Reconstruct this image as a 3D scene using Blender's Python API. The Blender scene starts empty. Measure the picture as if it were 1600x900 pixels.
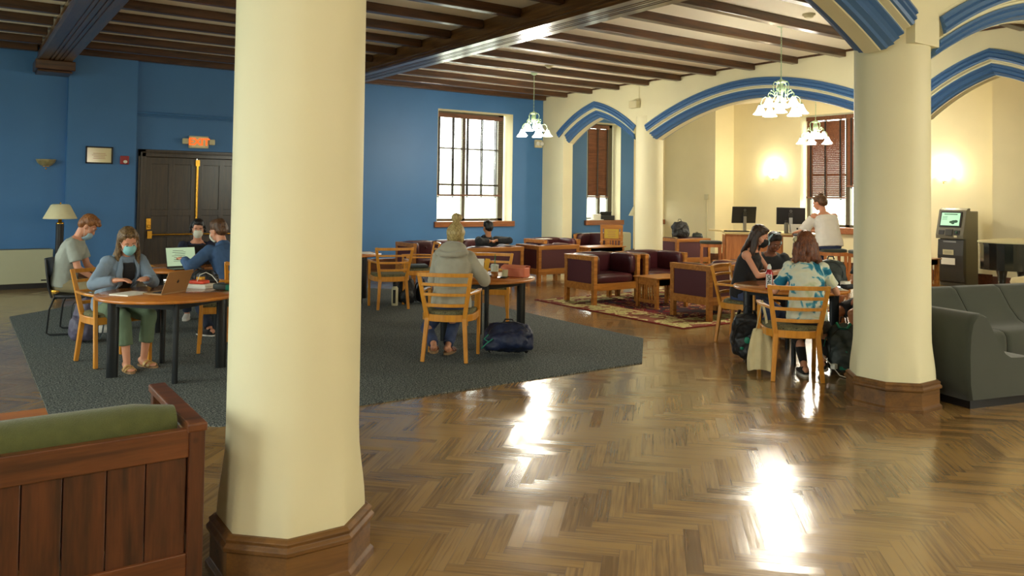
import bpy, bmesh, math, random
import numpy as np
from mathutils import Vector, Matrix, Euler, noise

random.seed(7)
C = bpy.context.scene.collection
PI = math.pi
scn = bpy.context.scene
V = Vector

# ------------------------------------------------------------------ camera, world, sun, exposure
CAM_H = 1.72
def camera():
    f, yaw, pit, rol, cy = 1247.59, 0.607489, 0.0278419, 0.0133681, 268.71
    Xd = np.array([math.cos(yaw), 0, math.sin(yaw)]); Yd = np.array([-math.sin(yaw), 0, math.cos(yaw)]); Zd = np.array([0, -1, 0.])
    cp, sp = math.cos(pit), math.sin(pit); P = np.array([[1, 0, 0], [0, cp, sp], [0, -sp, cp]])
    cr, sr = math.cos(rol), math.sin(rol); Q = np.array([[cr, -sr, 0], [sr, cr, 0], [0, 0, 1]])
    A = Q @ P @ np.array([Xd, Yd, Zd]).T
    cam = bpy.data.cameras.new('camera'); o = bpy.data.objects.new('camera', cam); C.objects.link(o)
    r, u, b = A[0], -A[1], -A[2]
    o.matrix_world = Matrix(((r[0], u[0], b[0], 0), (r[1], u[1], b[1], 0), (r[2], u[2], b[2], CAM_H), (0, 0, 0, 1)))
    cam.sensor_width = 36; cam.sensor_fit = 'HORIZONTAL'; cam.lens = f / 1600 * 36
    cam.shift_y = -(450 - cy) / 1600; cam.clip_start = .05; cam.clip_end = 200
    scn.camera = o
camera()
scn.view_settings.view_transform = 'Standard'; scn.view_settings.look = 'None'
scn.view_settings.gamma = 1; scn.view_settings.use_curve_mapping = False
scn.view_settings.exposure = 0.52
w = bpy.data.worlds.new('sky'); scn.world = w; w.use_nodes = True
bg = w.node_tree.nodes['Background']; bg.inputs[1].default_value = 9.5
_n, _l = w.node_tree.nodes, w.node_tree.links   # pale overcast sky above, dimmer ground below the horizon
_tc = _n.new('ShaderNodeTexCoord'); _sp = _n.new('ShaderNodeSeparateXYZ'); _cr = _n.new('ShaderNodeValToRGB'); _l.new(_tc.outputs['Generated'], _sp.inputs[0]); _l.new(_sp.outputs[2], _cr.inputs[0])
_cr.color_ramp.elements[0].position = 0; _cr.color_ramp.elements[0].color = (.36, .40, .31, 1); _cr.color_ramp.elements[1].position = .06; _cr.color_ramp.elements[1].color = (.93, 1, .90, 1); _l.new(_cr.outputs[0], bg.inputs[0])

def area(name, loc, rot, sx, sy, portal=True, power=0, col=(1, 1, 1)):
    l = bpy.data.lights.new(name, 'AREA'); l.shape = 'RECTANGLE'; l.size = sx; l.size_y = sy; l.energy = power; l.color = col
    l.cycles.is_portal = portal
    o = bpy.data.objects.new(name, l); C.objects.link(o); o.location = loc; o.rotation_euler = rot
    return o
# every window opening lets the daylight in (portals for the sky)
area('window_daylight', (10.2, 16.62, 2.37), (-PI/2, 0, 0), 2.1, 2.65)
area('window_daylight', (14.28, 16.62, 2.37), (-PI/2, 0, 0), 1.2, 2.65)
area('window_daylight', (16.2, 16.62, 2.37), (-PI/2, 0, 0), .6, 2.65)
area('window_daylight', (17.72, 11.15, 2.37), (0, PI/2, 0), 2.65, 2.2)
for yy in (3.6, 8.4, 13.2):
    area('window_daylight', (-4.42, yy, 2.4), (0, -PI/2, 0), 2.7, 2.4)
for xx in (9.4,):
    area('window_daylight', (xx, -4.42, 2.4), (PI/2, 0, 0), 2.6, 2.7)

# ------------------------------------------------------------------ materials
def srgb(r, g, b):
    f = lambda c: (c/255/12.92 if c/255 <= .04045 else ((c/255+.055)/1.055)**2.4)
    return (f(r), f(g), f(b), 1)
MATS = {}
def newmat(name):
    m = bpy.data.materials.new(name); m.use_nodes = True; MATS[name] = m
    return m, m.node_tree.nodes, m.node_tree.links, m.node_tree.nodes['Principled BSDF']
def plain(name, col, rough=.5, metal=0, spec=.5, bump=0, bscale=60, var=0, vscale=5, sheen=0, emit=None, estr=0, coat=0, trans=0, stretch=(1,1,1)):
    m, n, l, p = newmat(name)
    p.inputs['Base Color'].default_value = col; p.inputs['Roughness'].default_value = rough; p.inputs['Metallic'].default_value = metal
    p.inputs['Specular IOR Level'].default_value = spec
    p.inputs['Coat Weight'].default_value = coat; p.inputs['Coat Roughness'].default_value = .1
    if sheen: p.inputs['Sheen Weight'].default_value = sheen; p.inputs['Sheen Roughness'].default_value = .5
    if trans: p.inputs['Transmission Weight'].default_value = trans
    if emit: p.inputs['Emission Color'].default_value = emit; p.inputs['Emission Strength'].default_value = estr
    tc = n.new('ShaderNodeTexCoord'); mp = n.new('ShaderNodeMapping'); mp.inputs['Scale'].default_value = stretch
    l.new(tc.outputs['Object'], mp.inputs[0])
    if var:
        t = n.new('ShaderNodeTexNoise'); t.inputs['Scale'].default_value = vscale; t.inputs['Detail'].default_value = 4
        l.new(mp.outputs[0], t.inputs['Vector'])
        r = n.new('ShaderNodeMapRange'); r.inputs[1].default_value = .3; r.inputs[2].default_value = .7; r.inputs[3].default_value = 1-var; r.inputs[4].default_value = 1+var
        l.new(t.outputs[0], r.inputs[0])
        mx = n.new('ShaderNodeMix'); mx.data_type = 'RGBA'; mx.blend_type = 'MULTIPLY'; mx.inputs[0].default_value = 1
        mx.inputs[6].default_value = col; l.new(r.outputs[0], mx.inputs[7]); l.new(mx.outputs[2], p.inputs['Base Color'])
    if bump:
        t2 = n.new('ShaderNodeTexNoise'); t2.inputs['Scale'].default_value = bscale; t2.inputs['Detail'].default_value = 3
        l.new(mp.outputs[0], t2.inputs['Vector'])
        b = n.new('ShaderNodeBump'); b.inputs['Strength'].default_value = bump; b.inputs['Distance'].default_value = .01
        l.new(t2.outputs[0], b.inputs['Height']); l.new(b.outputs[0], p.inputs['Normal'])
    return m
def wood(name, c1, c2, rough=.35, scale=8, coat=.2, axis=0, knots=False, spec=.5):
    m, n, l, p = newmat(name)
    tc = n.new('ShaderNodeTexCoord'); mp = n.new('ShaderNodeMapping'); s = [6, 6, 6]; s[axis] = .5
    mp.inputs['Scale'].default_value = s; l.new(tc.outputs['Object'], mp.inputs[0])
    t = n.new('ShaderNodeTexNoise'); t.inputs['Scale'].default_value = scale*.5; t.inputs['Detail'].default_value = 5; t.inputs['Distortion'].default_value = .6
    l.new(mp.outputs[0], t.inputs['Vector'])
    wv = n.new('ShaderNodeTexNoise'); wv.inputs['Scale'].default_value = scale*3; wv.inputs['Detail'].default_value = 2; l.new(mp.outputs[0], wv.inputs['Vector'])
    add = n.new('ShaderNodeMath'); add.operation = 'MULTIPLY_ADD'; l.new(wv.outputs[0], add.inputs[0]); add.inputs[1].default_value = .35; l.new(t.outputs[0], add.inputs[2])
    cr = n.new('ShaderNodeValToRGB'); cr.color_ramp.elements[0].position = .45; cr.color_ramp.elements[0].color = c2; cr.color_ramp.elements[1].position = .85; cr.color_ramp.elements[1].color = c1
    l.new(add.outputs[0], cr.inputs[0]); last = cr.outputs[0]
    if knots:
        v = n.new('ShaderNodeTexVoronoi'); v.inputs['Scale'].default_value = 4.2; l.new(tc.outputs['Object'], v.inputs['Vector'])
        k = n.new('ShaderNodeValToRGB'); k.color_ramp.elements[0].position = .04; k.color_ramp.elements[0].color = (.12, .06, .03, 1); k.color_ramp.elements[1].position = .1; k.color_ramp.elements[1].color = (1, 1, 1, 1)
        l.new(v.outputs['Distance'], k.inputs[0]); mx = n.new('ShaderNodeMix'); mx.data_type = 'RGBA'; mx.blend_type = 'MULTIPLY'; mx.inputs[0].default_value = 1
        l.new(last, mx.inputs[6]); l.new(k.outputs[0], mx.inputs[7]); last = mx.outputs[2]
    l.new(last, p.inputs['Base Color']); p.inputs['Roughness'].default_value = rough; p.inputs['Coat Weight'].default_value = coat; p.inputs['Coat Roughness'].default_value = .15
    p.inputs['Specular IOR Level'].default_value = spec
    return m
def ramp_mat(name, stops, scale, rough=.9, kind='NOISE', detail=4, bump=.3, spec=.2, dist=0, constant=False):
    m, n, l, p = newmat(name)
    tc = n.new('ShaderNodeTexCoord')
    t = n.new('ShaderNodeTexNoise' if kind == 'NOISE' else 'ShaderNodeTexVoronoi'); t.inputs['Scale'].default_value = scale
    if kind == 'NOISE': t.inputs['Detail'].default_value = detail; t.inputs['Distortion'].default_value = dist
    l.new(tc.outputs['Object'], t.inputs['Vector'])
    cr = n.new('ShaderNodeValToRGB'); e = cr.color_ramp.elements
    if constant: cr.color_ramp.interpolation = 'CONSTANT'
    e[0].position, e[0].color = stops[0]; e[1].position, e[1].color = stops[-1]
    for s in stops[1:-1]:
        q = e.new(s[0]); q.color = s[1]
    l.new(t.outputs[0], cr.inputs[0]); l.new(cr.outputs[0], p.inputs['Base Color'])
    p.inputs['Roughness'].default_value = rough; p.inputs['Specular IOR Level'].default_value = spec
    if bump:
        b = n.new('ShaderNodeBump'); b.inputs['Strength'].default_value = bump; b.inputs['Distance'].default_value = .004
        l.new(t.outputs[0], b.inputs['Height']); l.new(b.outputs[0], p.inputs['Normal'])
    return m

M = {}
M['cream'] = plain('cream_paint', srgb(228, 222, 184), .55, bump=.05, bscale=30, var=.03, vscale=1.5)
M['cream_wall'] = plain('cream_wall_paint', srgb(228, 218, 178), .6, bump=.05, bscale=30, var=.03, vscale=1.5)
M['ceil'] = plain('ceiling_plaster', srgb(240, 232, 210), .8, bump=.04, bscale=40)
M['blue'] = plain('blue_wall_paint', srgb(66, 118, 170), .5, bump=.04, bscale=40, var=.05, vscale=1.2)
M['bluetrim'] = plain('blue_trim_paint', srgb(74, 114, 162), .4, bump=.02)
M['darkwood'] = wood('dark_beam_wood', srgb(92, 58, 28), srgb(48, 28, 14), .38, 6, .35)
M['beamwood'] = wood('ceiling_beam_wood', srgb(112, 76, 36), srgb(58, 34, 16), .3, 6, .5, axis=1)
M['doorwood'] = wood('door_wood', srgb(60, 42, 24), srgb(30, 20, 12), .35, 8, .3, axis=2)
M['honey'] = wood('honey_beech', srgb(224, 154, 54), srgb(202, 130, 38), .3, 7, .4, axis=2)
M['tablewood'] = wood('table_top_cherry', srgb(190, 118, 54), srgb(166, 98, 42), .2, 3, .5)
M['tableedge'] = wood('table_edge_wood', srgb(206, 128, 44), srgb(178, 104, 32), .3, 6, .4)
M['oak'] = wood('mission_oak', srgb(186, 124, 50), srgb(146, 88, 30), .38, 7, .25)
M['oakbase'] = wood('oak_plinth_wood', srgb(122, 84, 38), srgb(84, 56, 24), .5, 5, .08)
M['sillwood'] = wood('sill_wood', srgb(152, 92, 46), srgb(120, 66, 30), .35, 7, .3)
M['pine'] = wood('stained_pine', srgb(92, 48, 22), srgb(46, 22, 10), .4, 5, .25, axis=2, knots=True)
M['pinerail'] = wood('stained_pine_rail', srgb(112, 62, 28), srgb(66, 34, 14), .4, 5, .3, axis=0)
M['blindwood'] = wood('blind_slat_wood', srgb(128, 82, 54), srgb(92, 56, 36), .4, 9, .1)
M['windowwood'] = plain('window_frame_paint', srgb(86, 80, 62), .45)
M['base_board'] = wood('baseboard_wood', srgb(98, 54, 28), srgb(60, 32, 18), .35, 6, .3)
M['desk'] = wood('desk_panel_wood', srgb(196, 124, 62), srgb(168, 98, 46), .35, 6, .2, axis=2)
M['desktop'] = plain('desk_top_laminate', srgb(214, 190, 130), .3)
M['leather'] = plain('maroon_leather', srgb(66, 26, 30), .32, spec=.5, bump=.25, bscale=22, var=.15, vscale=6)
M['leather_panel'] = plain('maroon_leather_panel', srgb(78, 32, 40), .5, bump=.1, bscale=60)
M['grey_fabric'] = plain('grey_green_upholstery', srgb(62, 66, 57), .85, spec=.2, bump=.25, bscale=260, sheen=.25, var=.06, vscale=3)
M['green_cushion'] = plain('green_cushion_fabric', srgb(84, 88, 50), .9, spec=.15, bump=.4, bscale=200, sheen=.2, var=.08, vscale=20)
M['seatpad'] = ramp_mat('woven_seat_fabric', [(.35, srgb(58, 62, 48)), (.5, srgb(132, 124, 88)), (.62, srgb(84, 88, 66))], 70, .9)
M['carpet'] = ramp_mat('grey_green_carpet', [(.34, srgb(46, 52, 54)), (.5, srgb(88, 95, 94)), (.66, srgb(146, 150, 144))], 75, .95, detail=6, bump=.6, spec=.1)
M['black'] = plain('black_plastic', srgb(20, 20, 22), .45)
M['blackmetal'] = plain('black_metal', srgb(24, 28, 30), .35, bump=.03)
M['steel'] = plain('brushed_steel', srgb(170, 170, 165), .3, 1)
M['brass'] = plain('polished_brass', srgb(214, 160, 62), .25, 1)
M['greenbrass'] = plain('verdigris_metal', srgb(186, 212, 176), .4, .2, var=.2, vscale=20)
M['white'] = plain('white_plastic', srgb(225, 225, 215), .4)
M['offwhite'] = plain('ivory_plastic', srgb(208, 200, 160), .45)
M['paper'] = plain('white_paper', srgb(232, 230, 216), .7)
M['heater'] = plain('convector_enamel', srgb(176, 178, 148), .45)
M['shade'] = plain('lamp_shade_cloth', srgb(226, 218, 176), .8, var=.04, vscale=8)
M['glow'] = plain('frosted_glass_lit', srgb(250, 246, 225), .4, emit=(1, .95, .8, 1), estr=5.5)
M['sconceglow'] = plain('sconce_glass_lit', srgb(250, 240, 215), .4, emit=(1, .9, .66, 1), estr=9)
M['alabaster'] = plain('alabaster_glass', srgb(150, 140, 98), .3, var=.25, vscale=14)
M['red'] = plain('red_plastic', srgb(150, 30, 34), .35)
M['kiosk'] = plain('kiosk_grey', srgb(104, 101, 86), .4, bump=.02)
M['kioskdark'] = plain('kiosk_dark_grey', srgb(52, 52, 48), .35)
M['screen'] = plain('lit_screen_green', srgb(150, 190, 150), .2, emit=srgb(150, 205, 165), estr=.8)
M['screen2'] = plain('lit_laptop_screen', srgb(160, 180, 150), .2, emit=srgb(168, 190, 156), estr=.55)
M['ink'] = plain('grey_ink', srgb(90, 96, 84), .6)
M['inkbrown'] = plain('brown_ink', srgb(170, 120, 80), .6)
M['inkgreen'] = plain('dark_green_ink', srgb(34, 84, 60), .5)
M['orange'] = plain('exit_orange', srgb(240, 110, 30), .4, emit=srgb(255, 84, 8), estr=1.0)
M['exitface'] = plain('exit_face', srgb(206, 190, 140), .4, emit=srgb(220, 190, 130), estr=.12)
M['parchment'] = plain('certificate_paper', srgb(206, 190, 130), .25, coat=.6)
M['goldplaque'] = plain('gold_plaque', srgb(196, 168, 66), .35, .5)
M['piano'] = plain('black_lacquer', srgb(24, 30, 28), .15, coat=.6)
M['denim'] = plain('light_denim', srgb(128, 146, 164), .8, bump=.3, bscale=150, var=.12, vscale=7)
M['denim2'] = plain('chambray', srgb(62, 92, 132), .8, bump=.3, bscale=150, var=.1, vscale=7)
M['jeans'] = plain('dark_jeans', srgb(42, 56, 92), .85, bump=.3, bscale=150, var=.2, vscale=6)
M['jeans2'] = plain('navy_jeans', srgb(34, 44, 66), .85, bump=.3, bscale=150, var=.15, vscale=6)
M['bluejeans'] = plain('blue_jeans', srgb(60, 72, 104), .85, bump=.3, bscale=150, var=.2, vscale=6)
M['greytee'] = plain('grey_tee', srgb(162, 168, 158), .9, bump=.15, bscale=160, var=.08, vscale=6)
M['hoodie'] = plain('heather_grey_fleece', srgb(170, 166, 148), .95, bump=.3, bscale=180, var=.08, vscale=9, sheen=.3)
M['sage'] = plain('sage_cotton', srgb(104, 122, 94), .85, bump=.2, bscale=150, var=.08, vscale=6)
M['khaki'] = plain('khaki_cotton', srgb(150, 138, 104), .85, bump=.2, bscale=150, var=.08)
M['blackcloth'] = plain('black_cotton', srgb(24, 23, 25), .85, bump=.2, bscale=120, sheen=.15)
M['charcoal'] = plain('charcoal_cotton', srgb(46, 48, 50), .85, bump=.2, bscale=120)
M['navycloth'] = plain('navy_cotton', srgb(28, 34, 58), .85, bump=.2, bscale=120)
M['whitecloth'] = plain('white_cotton', srgb(226, 222, 214), .85, bump=.2, bscale=120, var=.04)
M['tiedye'] = ramp_mat('tie_dye_cotton', [(.38, srgb(38, 112, 140)), (.45, srgb(96, 168, 186)), (.48, srgb(216, 222, 204)), (.60, srgb(226, 224, 198)), (.7, srgb(196, 206, 160))], 6, .85, detail=3, bump=.1, dist=1.0)
M['camo'] = ramp_mat('printed_green_tee', [(.4, srgb(70, 110, 70)), (.52, srgb(190, 196, 150)), (.62, srgb(90, 80, 60))], 22, .85, detail=2, bump=0)
M['mask'] = plain('surgical_mask_cloth', srgb(142, 204, 206), .8, bump=.2, bscale=40, stretch=(1, 1, 6))
M['maskblue'] = plain('pale_blue_mask_cloth', srgb(150, 178, 190), .8)
M['maskwhite'] = plain('white_mask_cloth', srgb(216, 218, 200), .8)
M['maskblack'] = plain('black_mask_cloth', srgb(18, 18, 20), .8)
M['navybag'] = plain('navy_nylon', srgb(26, 36, 66), .55, bump=.3, bscale=30, var=.3, vscale=8)
M['blackbag'] = plain('black_nylon', srgb(24, 25, 27), .5, bump=.4, bscale=26, var=.25, vscale=8)
M['greybag'] = plain('dark_grey_nylon', srgb(52, 60, 56), .55, bump=.4, bscale=26, var=.2, vscale=8)
M['purplebag'] = plain('grey_purple_nylon', srgb(84, 80, 100), .55, bump=.4, bscale=26, var=.3, vscale=10)
M['strapgrey'] = plain('light_grey_strap', srgb(120, 132, 138), .6)
M['teal'] = plain('teal_green_webbing', srgb(24, 128, 100), .5)
M['canvas'] = plain('natural_canvas', srgb(208, 194, 150), .9, bump=.3, bscale=120, var=.06, vscale=10)
M['peach'] = plain('peach_leather', srgb(222, 128, 92), .5, bump=.1, bscale=60)
M['yellow'] = plain('yellow_board', srgb(226, 168, 40), .5)
M['straw'] = plain('green_plastic_straw', srgb(20, 130, 60), .4)
M['tea'] = plain('iced_tea', srgb(150, 92, 40), .15)
M['cup'] = plain('clear_cup_plastic', srgb(206, 214, 196), .15)
M['redbottle'] = plain('red_bottle_plastic', srgb(170, 24, 40), .25, coat=.4)
M['label'] = plain('white_bottle_label', srgb(216, 218, 214), .5)
M['navyink'] = plain('dark_label_ink', srgb(24, 40, 44), .5)
M['lidgold'] = plain('bronze_laptop_shell', srgb(158, 120, 74), .4, .15)
M['silver'] = plain('silver_laptop_shell', srgb(178, 176, 166), .35, .5)
M['keys'] = plain('dark_keys', srgb(36, 36, 38), .5)
M['pink'] = plain('pink_wrapper', srgb(214, 84, 100), .4, var=.2, vscale=30)
M['coral'] = plain('coral_pouch', srgb(222, 74, 44), .5)
M['gold_sandal'] = plain('tan_strap_leather', srgb(196, 160, 92), .4)
M['cork'] = plain('cork_sole', srgb(150, 118, 82), .8)
M['brownsandal'] = plain('brown_leather', srgb(110, 62, 48), .5)
M['whitesole'] = plain('white_rubber', srgb(214, 210, 200), .6)
M['paleblue'] = plain('pale_blue_plastic', srgb(176, 206, 216), .35)
M['luggage'] = plain('pale_blue_luggage_shell', srgb(136, 154, 170), .5)
M['eyewhite'] = plain('eye_white', srgb(200, 190, 180), .3)
M['eyedark'] = plain('eye_dark', srgb(30, 20, 16), .25)
M['lip'] = plain('lip', srgb(176, 96, 86), .5)
M['cable'] = plain('white_cable', srgb(220, 220, 206), .5)

def skin(name, col):
    m, n, l, p = newmat(name)
    p.inputs['Base Color'].default_value = col; p.inputs['Roughness'].default_value = .5
    p.inputs['Subsurface Weight'].default_value = .08; p.inputs['Subsurface Radius'].default_value = (.02, .008, .004)
    return m
M['skin_fair'] = skin('fair_skin', srgb(214, 152, 120)); M['skin_tan'] = skin('tan_skin', srgb(196, 134, 92)); M['skin_brown'] = skin('brown_skin', srgb(128, 84, 62))
def hairmat(name, c1, c2):
    m, n, l, p = newmat(name)
    tc = n.new('ShaderNodeTexCoord'); mp = n.new('ShaderNodeMapping'); mp.inputs['Scale'].default_value = (60, 60, 5); l.new(tc.outputs['Object'], mp.inputs[0])
    t = n.new('ShaderNodeTexNoise'); t.inputs['Scale'].default_value = 2.2; t.inputs['Detail'].default_value = 4; t.inputs['Distortion'].default_value = .8; l.new(mp.outputs[0], t.inputs['Vector'])
    cr = n.new('ShaderNodeValToRGB'); cr.color_ramp.elements[0].position = .38; cr.color_ramp.elements[0].color = c2; cr.color_ramp.elements[1].position = .66; cr.color_ramp.elements[1].color = c1
    l.new(t.outputs[0], cr.inputs[0]); l.new(cr.outputs[0], p.inputs['Base Color']); p.inputs['Roughness'].default_value = .45
    b = n.new('ShaderNodeBump'); b.inputs['Strength'].default_value = .7; b.inputs['Distance'].default_value = .006; l.new(t.outputs[0], b.inputs['Height']); l.new(b.outputs[0], p.inputs['Normal'])
    return m
M['hair_ginger'] = hairmat('ginger_hair', srgb(170, 112, 60), srgb(104, 62, 30)); M['hair_brown'] = hairmat('brown_hair', srgb(118, 80, 46), srgb(56, 36, 22))
M['hair_dark'] = hairmat('dark_hair', srgb(78, 54, 38), srgb(34, 24, 20)); M['hair_black'] = hairmat('black_hair', srgb(30, 24, 22), srgb(10, 9, 9))
M['hair_blonde'] = hairmat('blonde_hair', srgb(214, 192, 130), srgb(140, 116, 66)); M['hair_auburn'] = hairmat('auburn_hair', srgb(140, 78, 40), srgb(76, 40, 22))
M['hair_mid'] = hairmat('mid_brown_hair', srgb(150, 120, 78), srgb(62, 44, 26))

def glass_mat():
    m = bpy.data.materials.new('window_glass'); m.use_nodes = True; n = m.node_tree.nodes; l = m.node_tree.links
    n.remove(n['Principled BSDF']); t = n.new('ShaderNodeBsdfTransparent'); g = n.new('ShaderNodeBsdfGlossy'); g.inputs['Roughness'].default_value = .02
    f = n.new('ShaderNodeMixShader'); f.inputs[0].default_value = .06
    l.new(t.outputs[0], f.inputs[1]); l.new(g.outputs[0], f.inputs[2]); l.new(f.outputs[0], n['Material Output'].inputs[0])
    return m
M['glass'] = glass_mat()
def floor_mat():
    m, n, l, p = newmat('parquet_oak')
    at = n.new('ShaderNodeAttribute'); at.attribute_name = 'tone'; at.attribute_type = 'GEOMETRY'
    uv = n.new('ShaderNodeUVMap'); uv.uv_map = 'grain'
    mp = n.new('ShaderNodeMapping'); mp.inputs['Scale'].default_value = (2.5, 60, 1); l.new(uv.outputs[0], mp.inputs[0])
    t = n.new('ShaderNodeTexNoise'); t.inputs['Scale'].default_value = 1.0; t.inputs['Detail'].default_value = 5; l.new(mp.outputs[0], t.inputs['Vector'])
    tc = n.new('ShaderNodeTexCoord'); t3 = n.new('ShaderNodeTexNoise'); t3.inputs['Scale'].default_value = .9; t3.inputs['Detail'].default_value = 3; l.new(tc.outputs['Object'], t3.inputs['Vector'])
    a = n.new('ShaderNodeMath'); a.operation = 'MULTIPLY_ADD'; l.new(t.outputs[0], a.inputs[0]); a.inputs[1].default_value = .55; l.new(at.outputs['Fac'], a.inputs[2])
    a2 = n.new('ShaderNodeMath'); a2.operation = 'MULTIPLY_ADD'; l.new(t3.outputs[0], a2.inputs[0]); a2.inputs[1].default_value = .5; l.new(a.outputs[0], a2.inputs[2])
    cr = n.new('ShaderNodeValToRGB'); e = cr.color_ramp.elements; e[0].position = .35; e[0].color = srgb(72, 52, 32); e[1].position = 1.25; e[1].color = srgb(162, 130, 80)
    q = e.new(.8); q.color = srgb(118, 90, 54); l.new(a2.outputs[0], cr.inputs[0]); l.new(cr.outputs[0], p.inputs['Base Color'])
    p.inputs['Roughness'].default_value = .22; p.inputs['Specular IOR Level'].default_value = .55; p.inputs['Coat Weight'].default_value = .55; p.inputs['Coat Roughness'].default_value = .13
    t4 = n.new('ShaderNodeTexNoise'); t4.inputs['Scale'].default_value = 3.0; t4.inputs['Detail'].default_value = 2; l.new(tc.outputs['Object'], t4.inputs['Vector'])
    b = n.new('ShaderNodeBump'); b.inputs['Strength'].default_value = .12; b.inputs['Distance'].default_value = .02; l.new(t4.outputs[0], b.inputs['Height'])
    ta = n.new('ShaderNodeAttribute'); ta.attribute_name = 'tilt'; ge = n.new('ShaderNodeNewGeometry'); va = n.new('ShaderNodeVectorMath'); l.new(ge.outputs['Normal'], va.inputs[0]); l.new(ta.outputs['Vector'], va.inputs[1])
    vn = n.new('ShaderNodeVectorMath'); vn.operation = 'NORMALIZE'; l.new(va.outputs[0], vn.inputs[0]); l.new(vn.outputs[0], b.inputs['Normal'])
    b2 = n.new('ShaderNodeBump'); b2.inputs['Strength'].default_value = .12; b2.inputs['Distance'].default_value = .003; l.new(t.outputs[0], b2.inputs['Height']); l.new(b.outputs[0], b2.inputs['Normal'])
    l.new(b2.outputs[0], p.inputs['Normal']); l.new(b2.outputs[0], p.inputs['Coat Normal'])
    return m
M['floor'] = floor_mat()
M['gap'] = plain('floor_gap', srgb(44, 30, 18), .5)

# ------------------------------------------------------------------ geometry helpers
def rotm(rx=0, ry=0, rz=0): return Euler((rx, ry, rz)).to_matrix()
class G:
    """collects shapes, then links them as one mesh object"""
    def __init__(s): s.v = []; s.f = []; s.sm = []
    def add(s, vs, fs, smooth=False):
        o = len(s.v); s.v += [tuple(v) for v in vs]; s.f += [tuple(i+o for i in f) for f in fs]; s.sm += [smooth]*len(fs)
        return s
    def box(s, x0, x1, y0, y1, z0, z1):
        vs = [(x, y, z) for z in (z0, z1) for y in (y0, y1) for x in (x0, x1)]
        return s.add(vs, [(0, 2, 3, 1), (4, 5, 7, 6), (0, 1, 5, 4), (2, 6, 7, 3), (0, 4, 6, 2), (1, 3, 7, 5)])
    def rbox(s, c, d, R=None):
        R = R or Matrix.Identity(3); c = V(c)
        vs = [c + R @ V((x*d[0]/2, y*d[1]/2, z*d[2]/2)) for z in (-1, 1) for y in (-1, 1) for x in (-1, 1)]
        return s.add(vs, [(0, 2, 3, 1), (4, 5, 7, 6), (0, 1, 5, 4), (2, 6, 7, 3), (0, 4, 6, 2), (1, 3, 7, 5)])
    def bar(s, p0, p1, w, h, up=(0, 0, 1), w1=None, h1=None):
        p0, p1, up = V(p0), V(p1), V(up); d = (p1-p0).normalized(); a = d.cross(up)
        if a.length < 1e-4: a = d.cross(V((1, 0, 0)))
        a.normalize(); b = a.cross(d); w1 = w1 or w; h1 = h1 or h
        vs = [p0+a*x*w/2+b*y*h/2 for x, y in ((-1, -1), (1, -1), (1, 1), (-1, 1))]+[p1+a*x*w1/2+b*y*h1/2 for x, y in ((-1, -1), (1, -1), (1, 1), (-1, 1))]
        return s.add(vs, [(3, 2, 1, 0), (4, 5, 6, 7), (0, 1, 5, 4), (1, 2, 6, 5), (2, 3, 7, 6), (3, 0, 4, 7)])
    def rings(s, rings, caps=True, smooth=True, closed=False):
        n = len(rings[0]); vs = [p for r in rings for p in r]; fs = []
        m = len(rings)
        for i in range(m if closed else m-1):
            j = (i+1) % m
            for k in range(n): fs.append((i*n+k, i*n+(k+1) % n, j*n+(k+1) % n, j*n+k))
        s.add(vs, fs, smooth)
        if caps and not closed: s.add(rings[0], [tuple(range(n))[::-1]]); s.add(rings[-1], [tuple(range(n))])
        return s
    def cyl(s, p0, p1, r0, r1=None, n=16, caps=True, smooth=True):
        r1 = r0 if r1 is None else r1; return s.tube([p0, p1], [r0, r1], n, caps, smooth)
    def tube(s, pts, r, n=8, caps=True, smooth=True, flat=None):
        pts = [V(p) for p in pts]; m = len(pts)
        if not hasattr(r, '__len__'): r = [r]*m
        t0 = (pts[1]-pts[0]).normalized(); up = V((0, 0, 1)) if abs(t0.z) < .9 else V((1, 0, 0)); a = t0.cross(up).normalized(); rs = []
        for i in range(m):
            t = (pts[min(i+1, m-1)]-pts[max(i-1, 0)]).normalized(); a = (a-t*a.dot(t)).normalized(); b = t.cross(a)
            ra, rb = (r[i], r[i]) if not flat else (r[i], r[i]*flat)
            rs.append([pts[i]+a*ra*math.cos(2*PI*k/n)+b*rb*math.sin(2*PI*k/n) for k in range(n)])
        return s.rings(rs, caps, smooth)
    def cap(s, p0, p1, r0, r1, n=12):
        """tapered capsule"""
        p0, p1 = V(p0), V(p1); d = (p1-p0); L = d.length or 1e-4; d = d/L; k = 4; ps = []; rr = []
        for i in range(k): a = PI/2*(1-i/k); ps.append(p0-d*r0*math.sin(a)); rr.append(max(r0*math.cos(a), r0*.02))
        ps.append(p0); rr.append(r0); ps.append(p1); rr.append(r1)
        for i in range(1, k+1): a = PI/2*i/k; ps.append(p1+d*r1*math.sin(a)); rr.append(max(r1*math.cos(a), r1*.02))
        return s.tube(ps, rr, n)
    def ell(s, c, r, R=None, nu=16, nv=10):
        c = V(c); R = R or Matrix.Identity(3); rs = []
        for i in range(nv+1):
            t = PI*i/nv; st = max(math.sin(t), .01)
            rs.append([c+R @ V((r[0]*st*math.cos(2*PI*k/nu), r[1]*st*math.sin(2*PI*k/nu), -r[2]*math.cos(t))) for k in range(nu)])
        return s.rings(rs)
    def lathe(s, prof, c=(0, 0, 0), n=24, R=None, caps=True, smooth=True):
        c = V(c); R = R or Matrix.Identity(3)
        return s.rings([[c+R @ V((r*math.cos(2*PI*k/n), r*math.sin(2*PI*k/n), z)) for k in range(n)] for r, z in prof], caps, smooth)
    def prism(s, poly, z0, z1, R=None, c=(0, 0, 0)):
        R = R or Matrix.Identity(3); c = V(c)
        return s.rings([[c+R @ V((x, y, z0)) for x, y in poly], [c+R @ V((x, y, z1)) for x, y in poly]], True, False)
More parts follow.
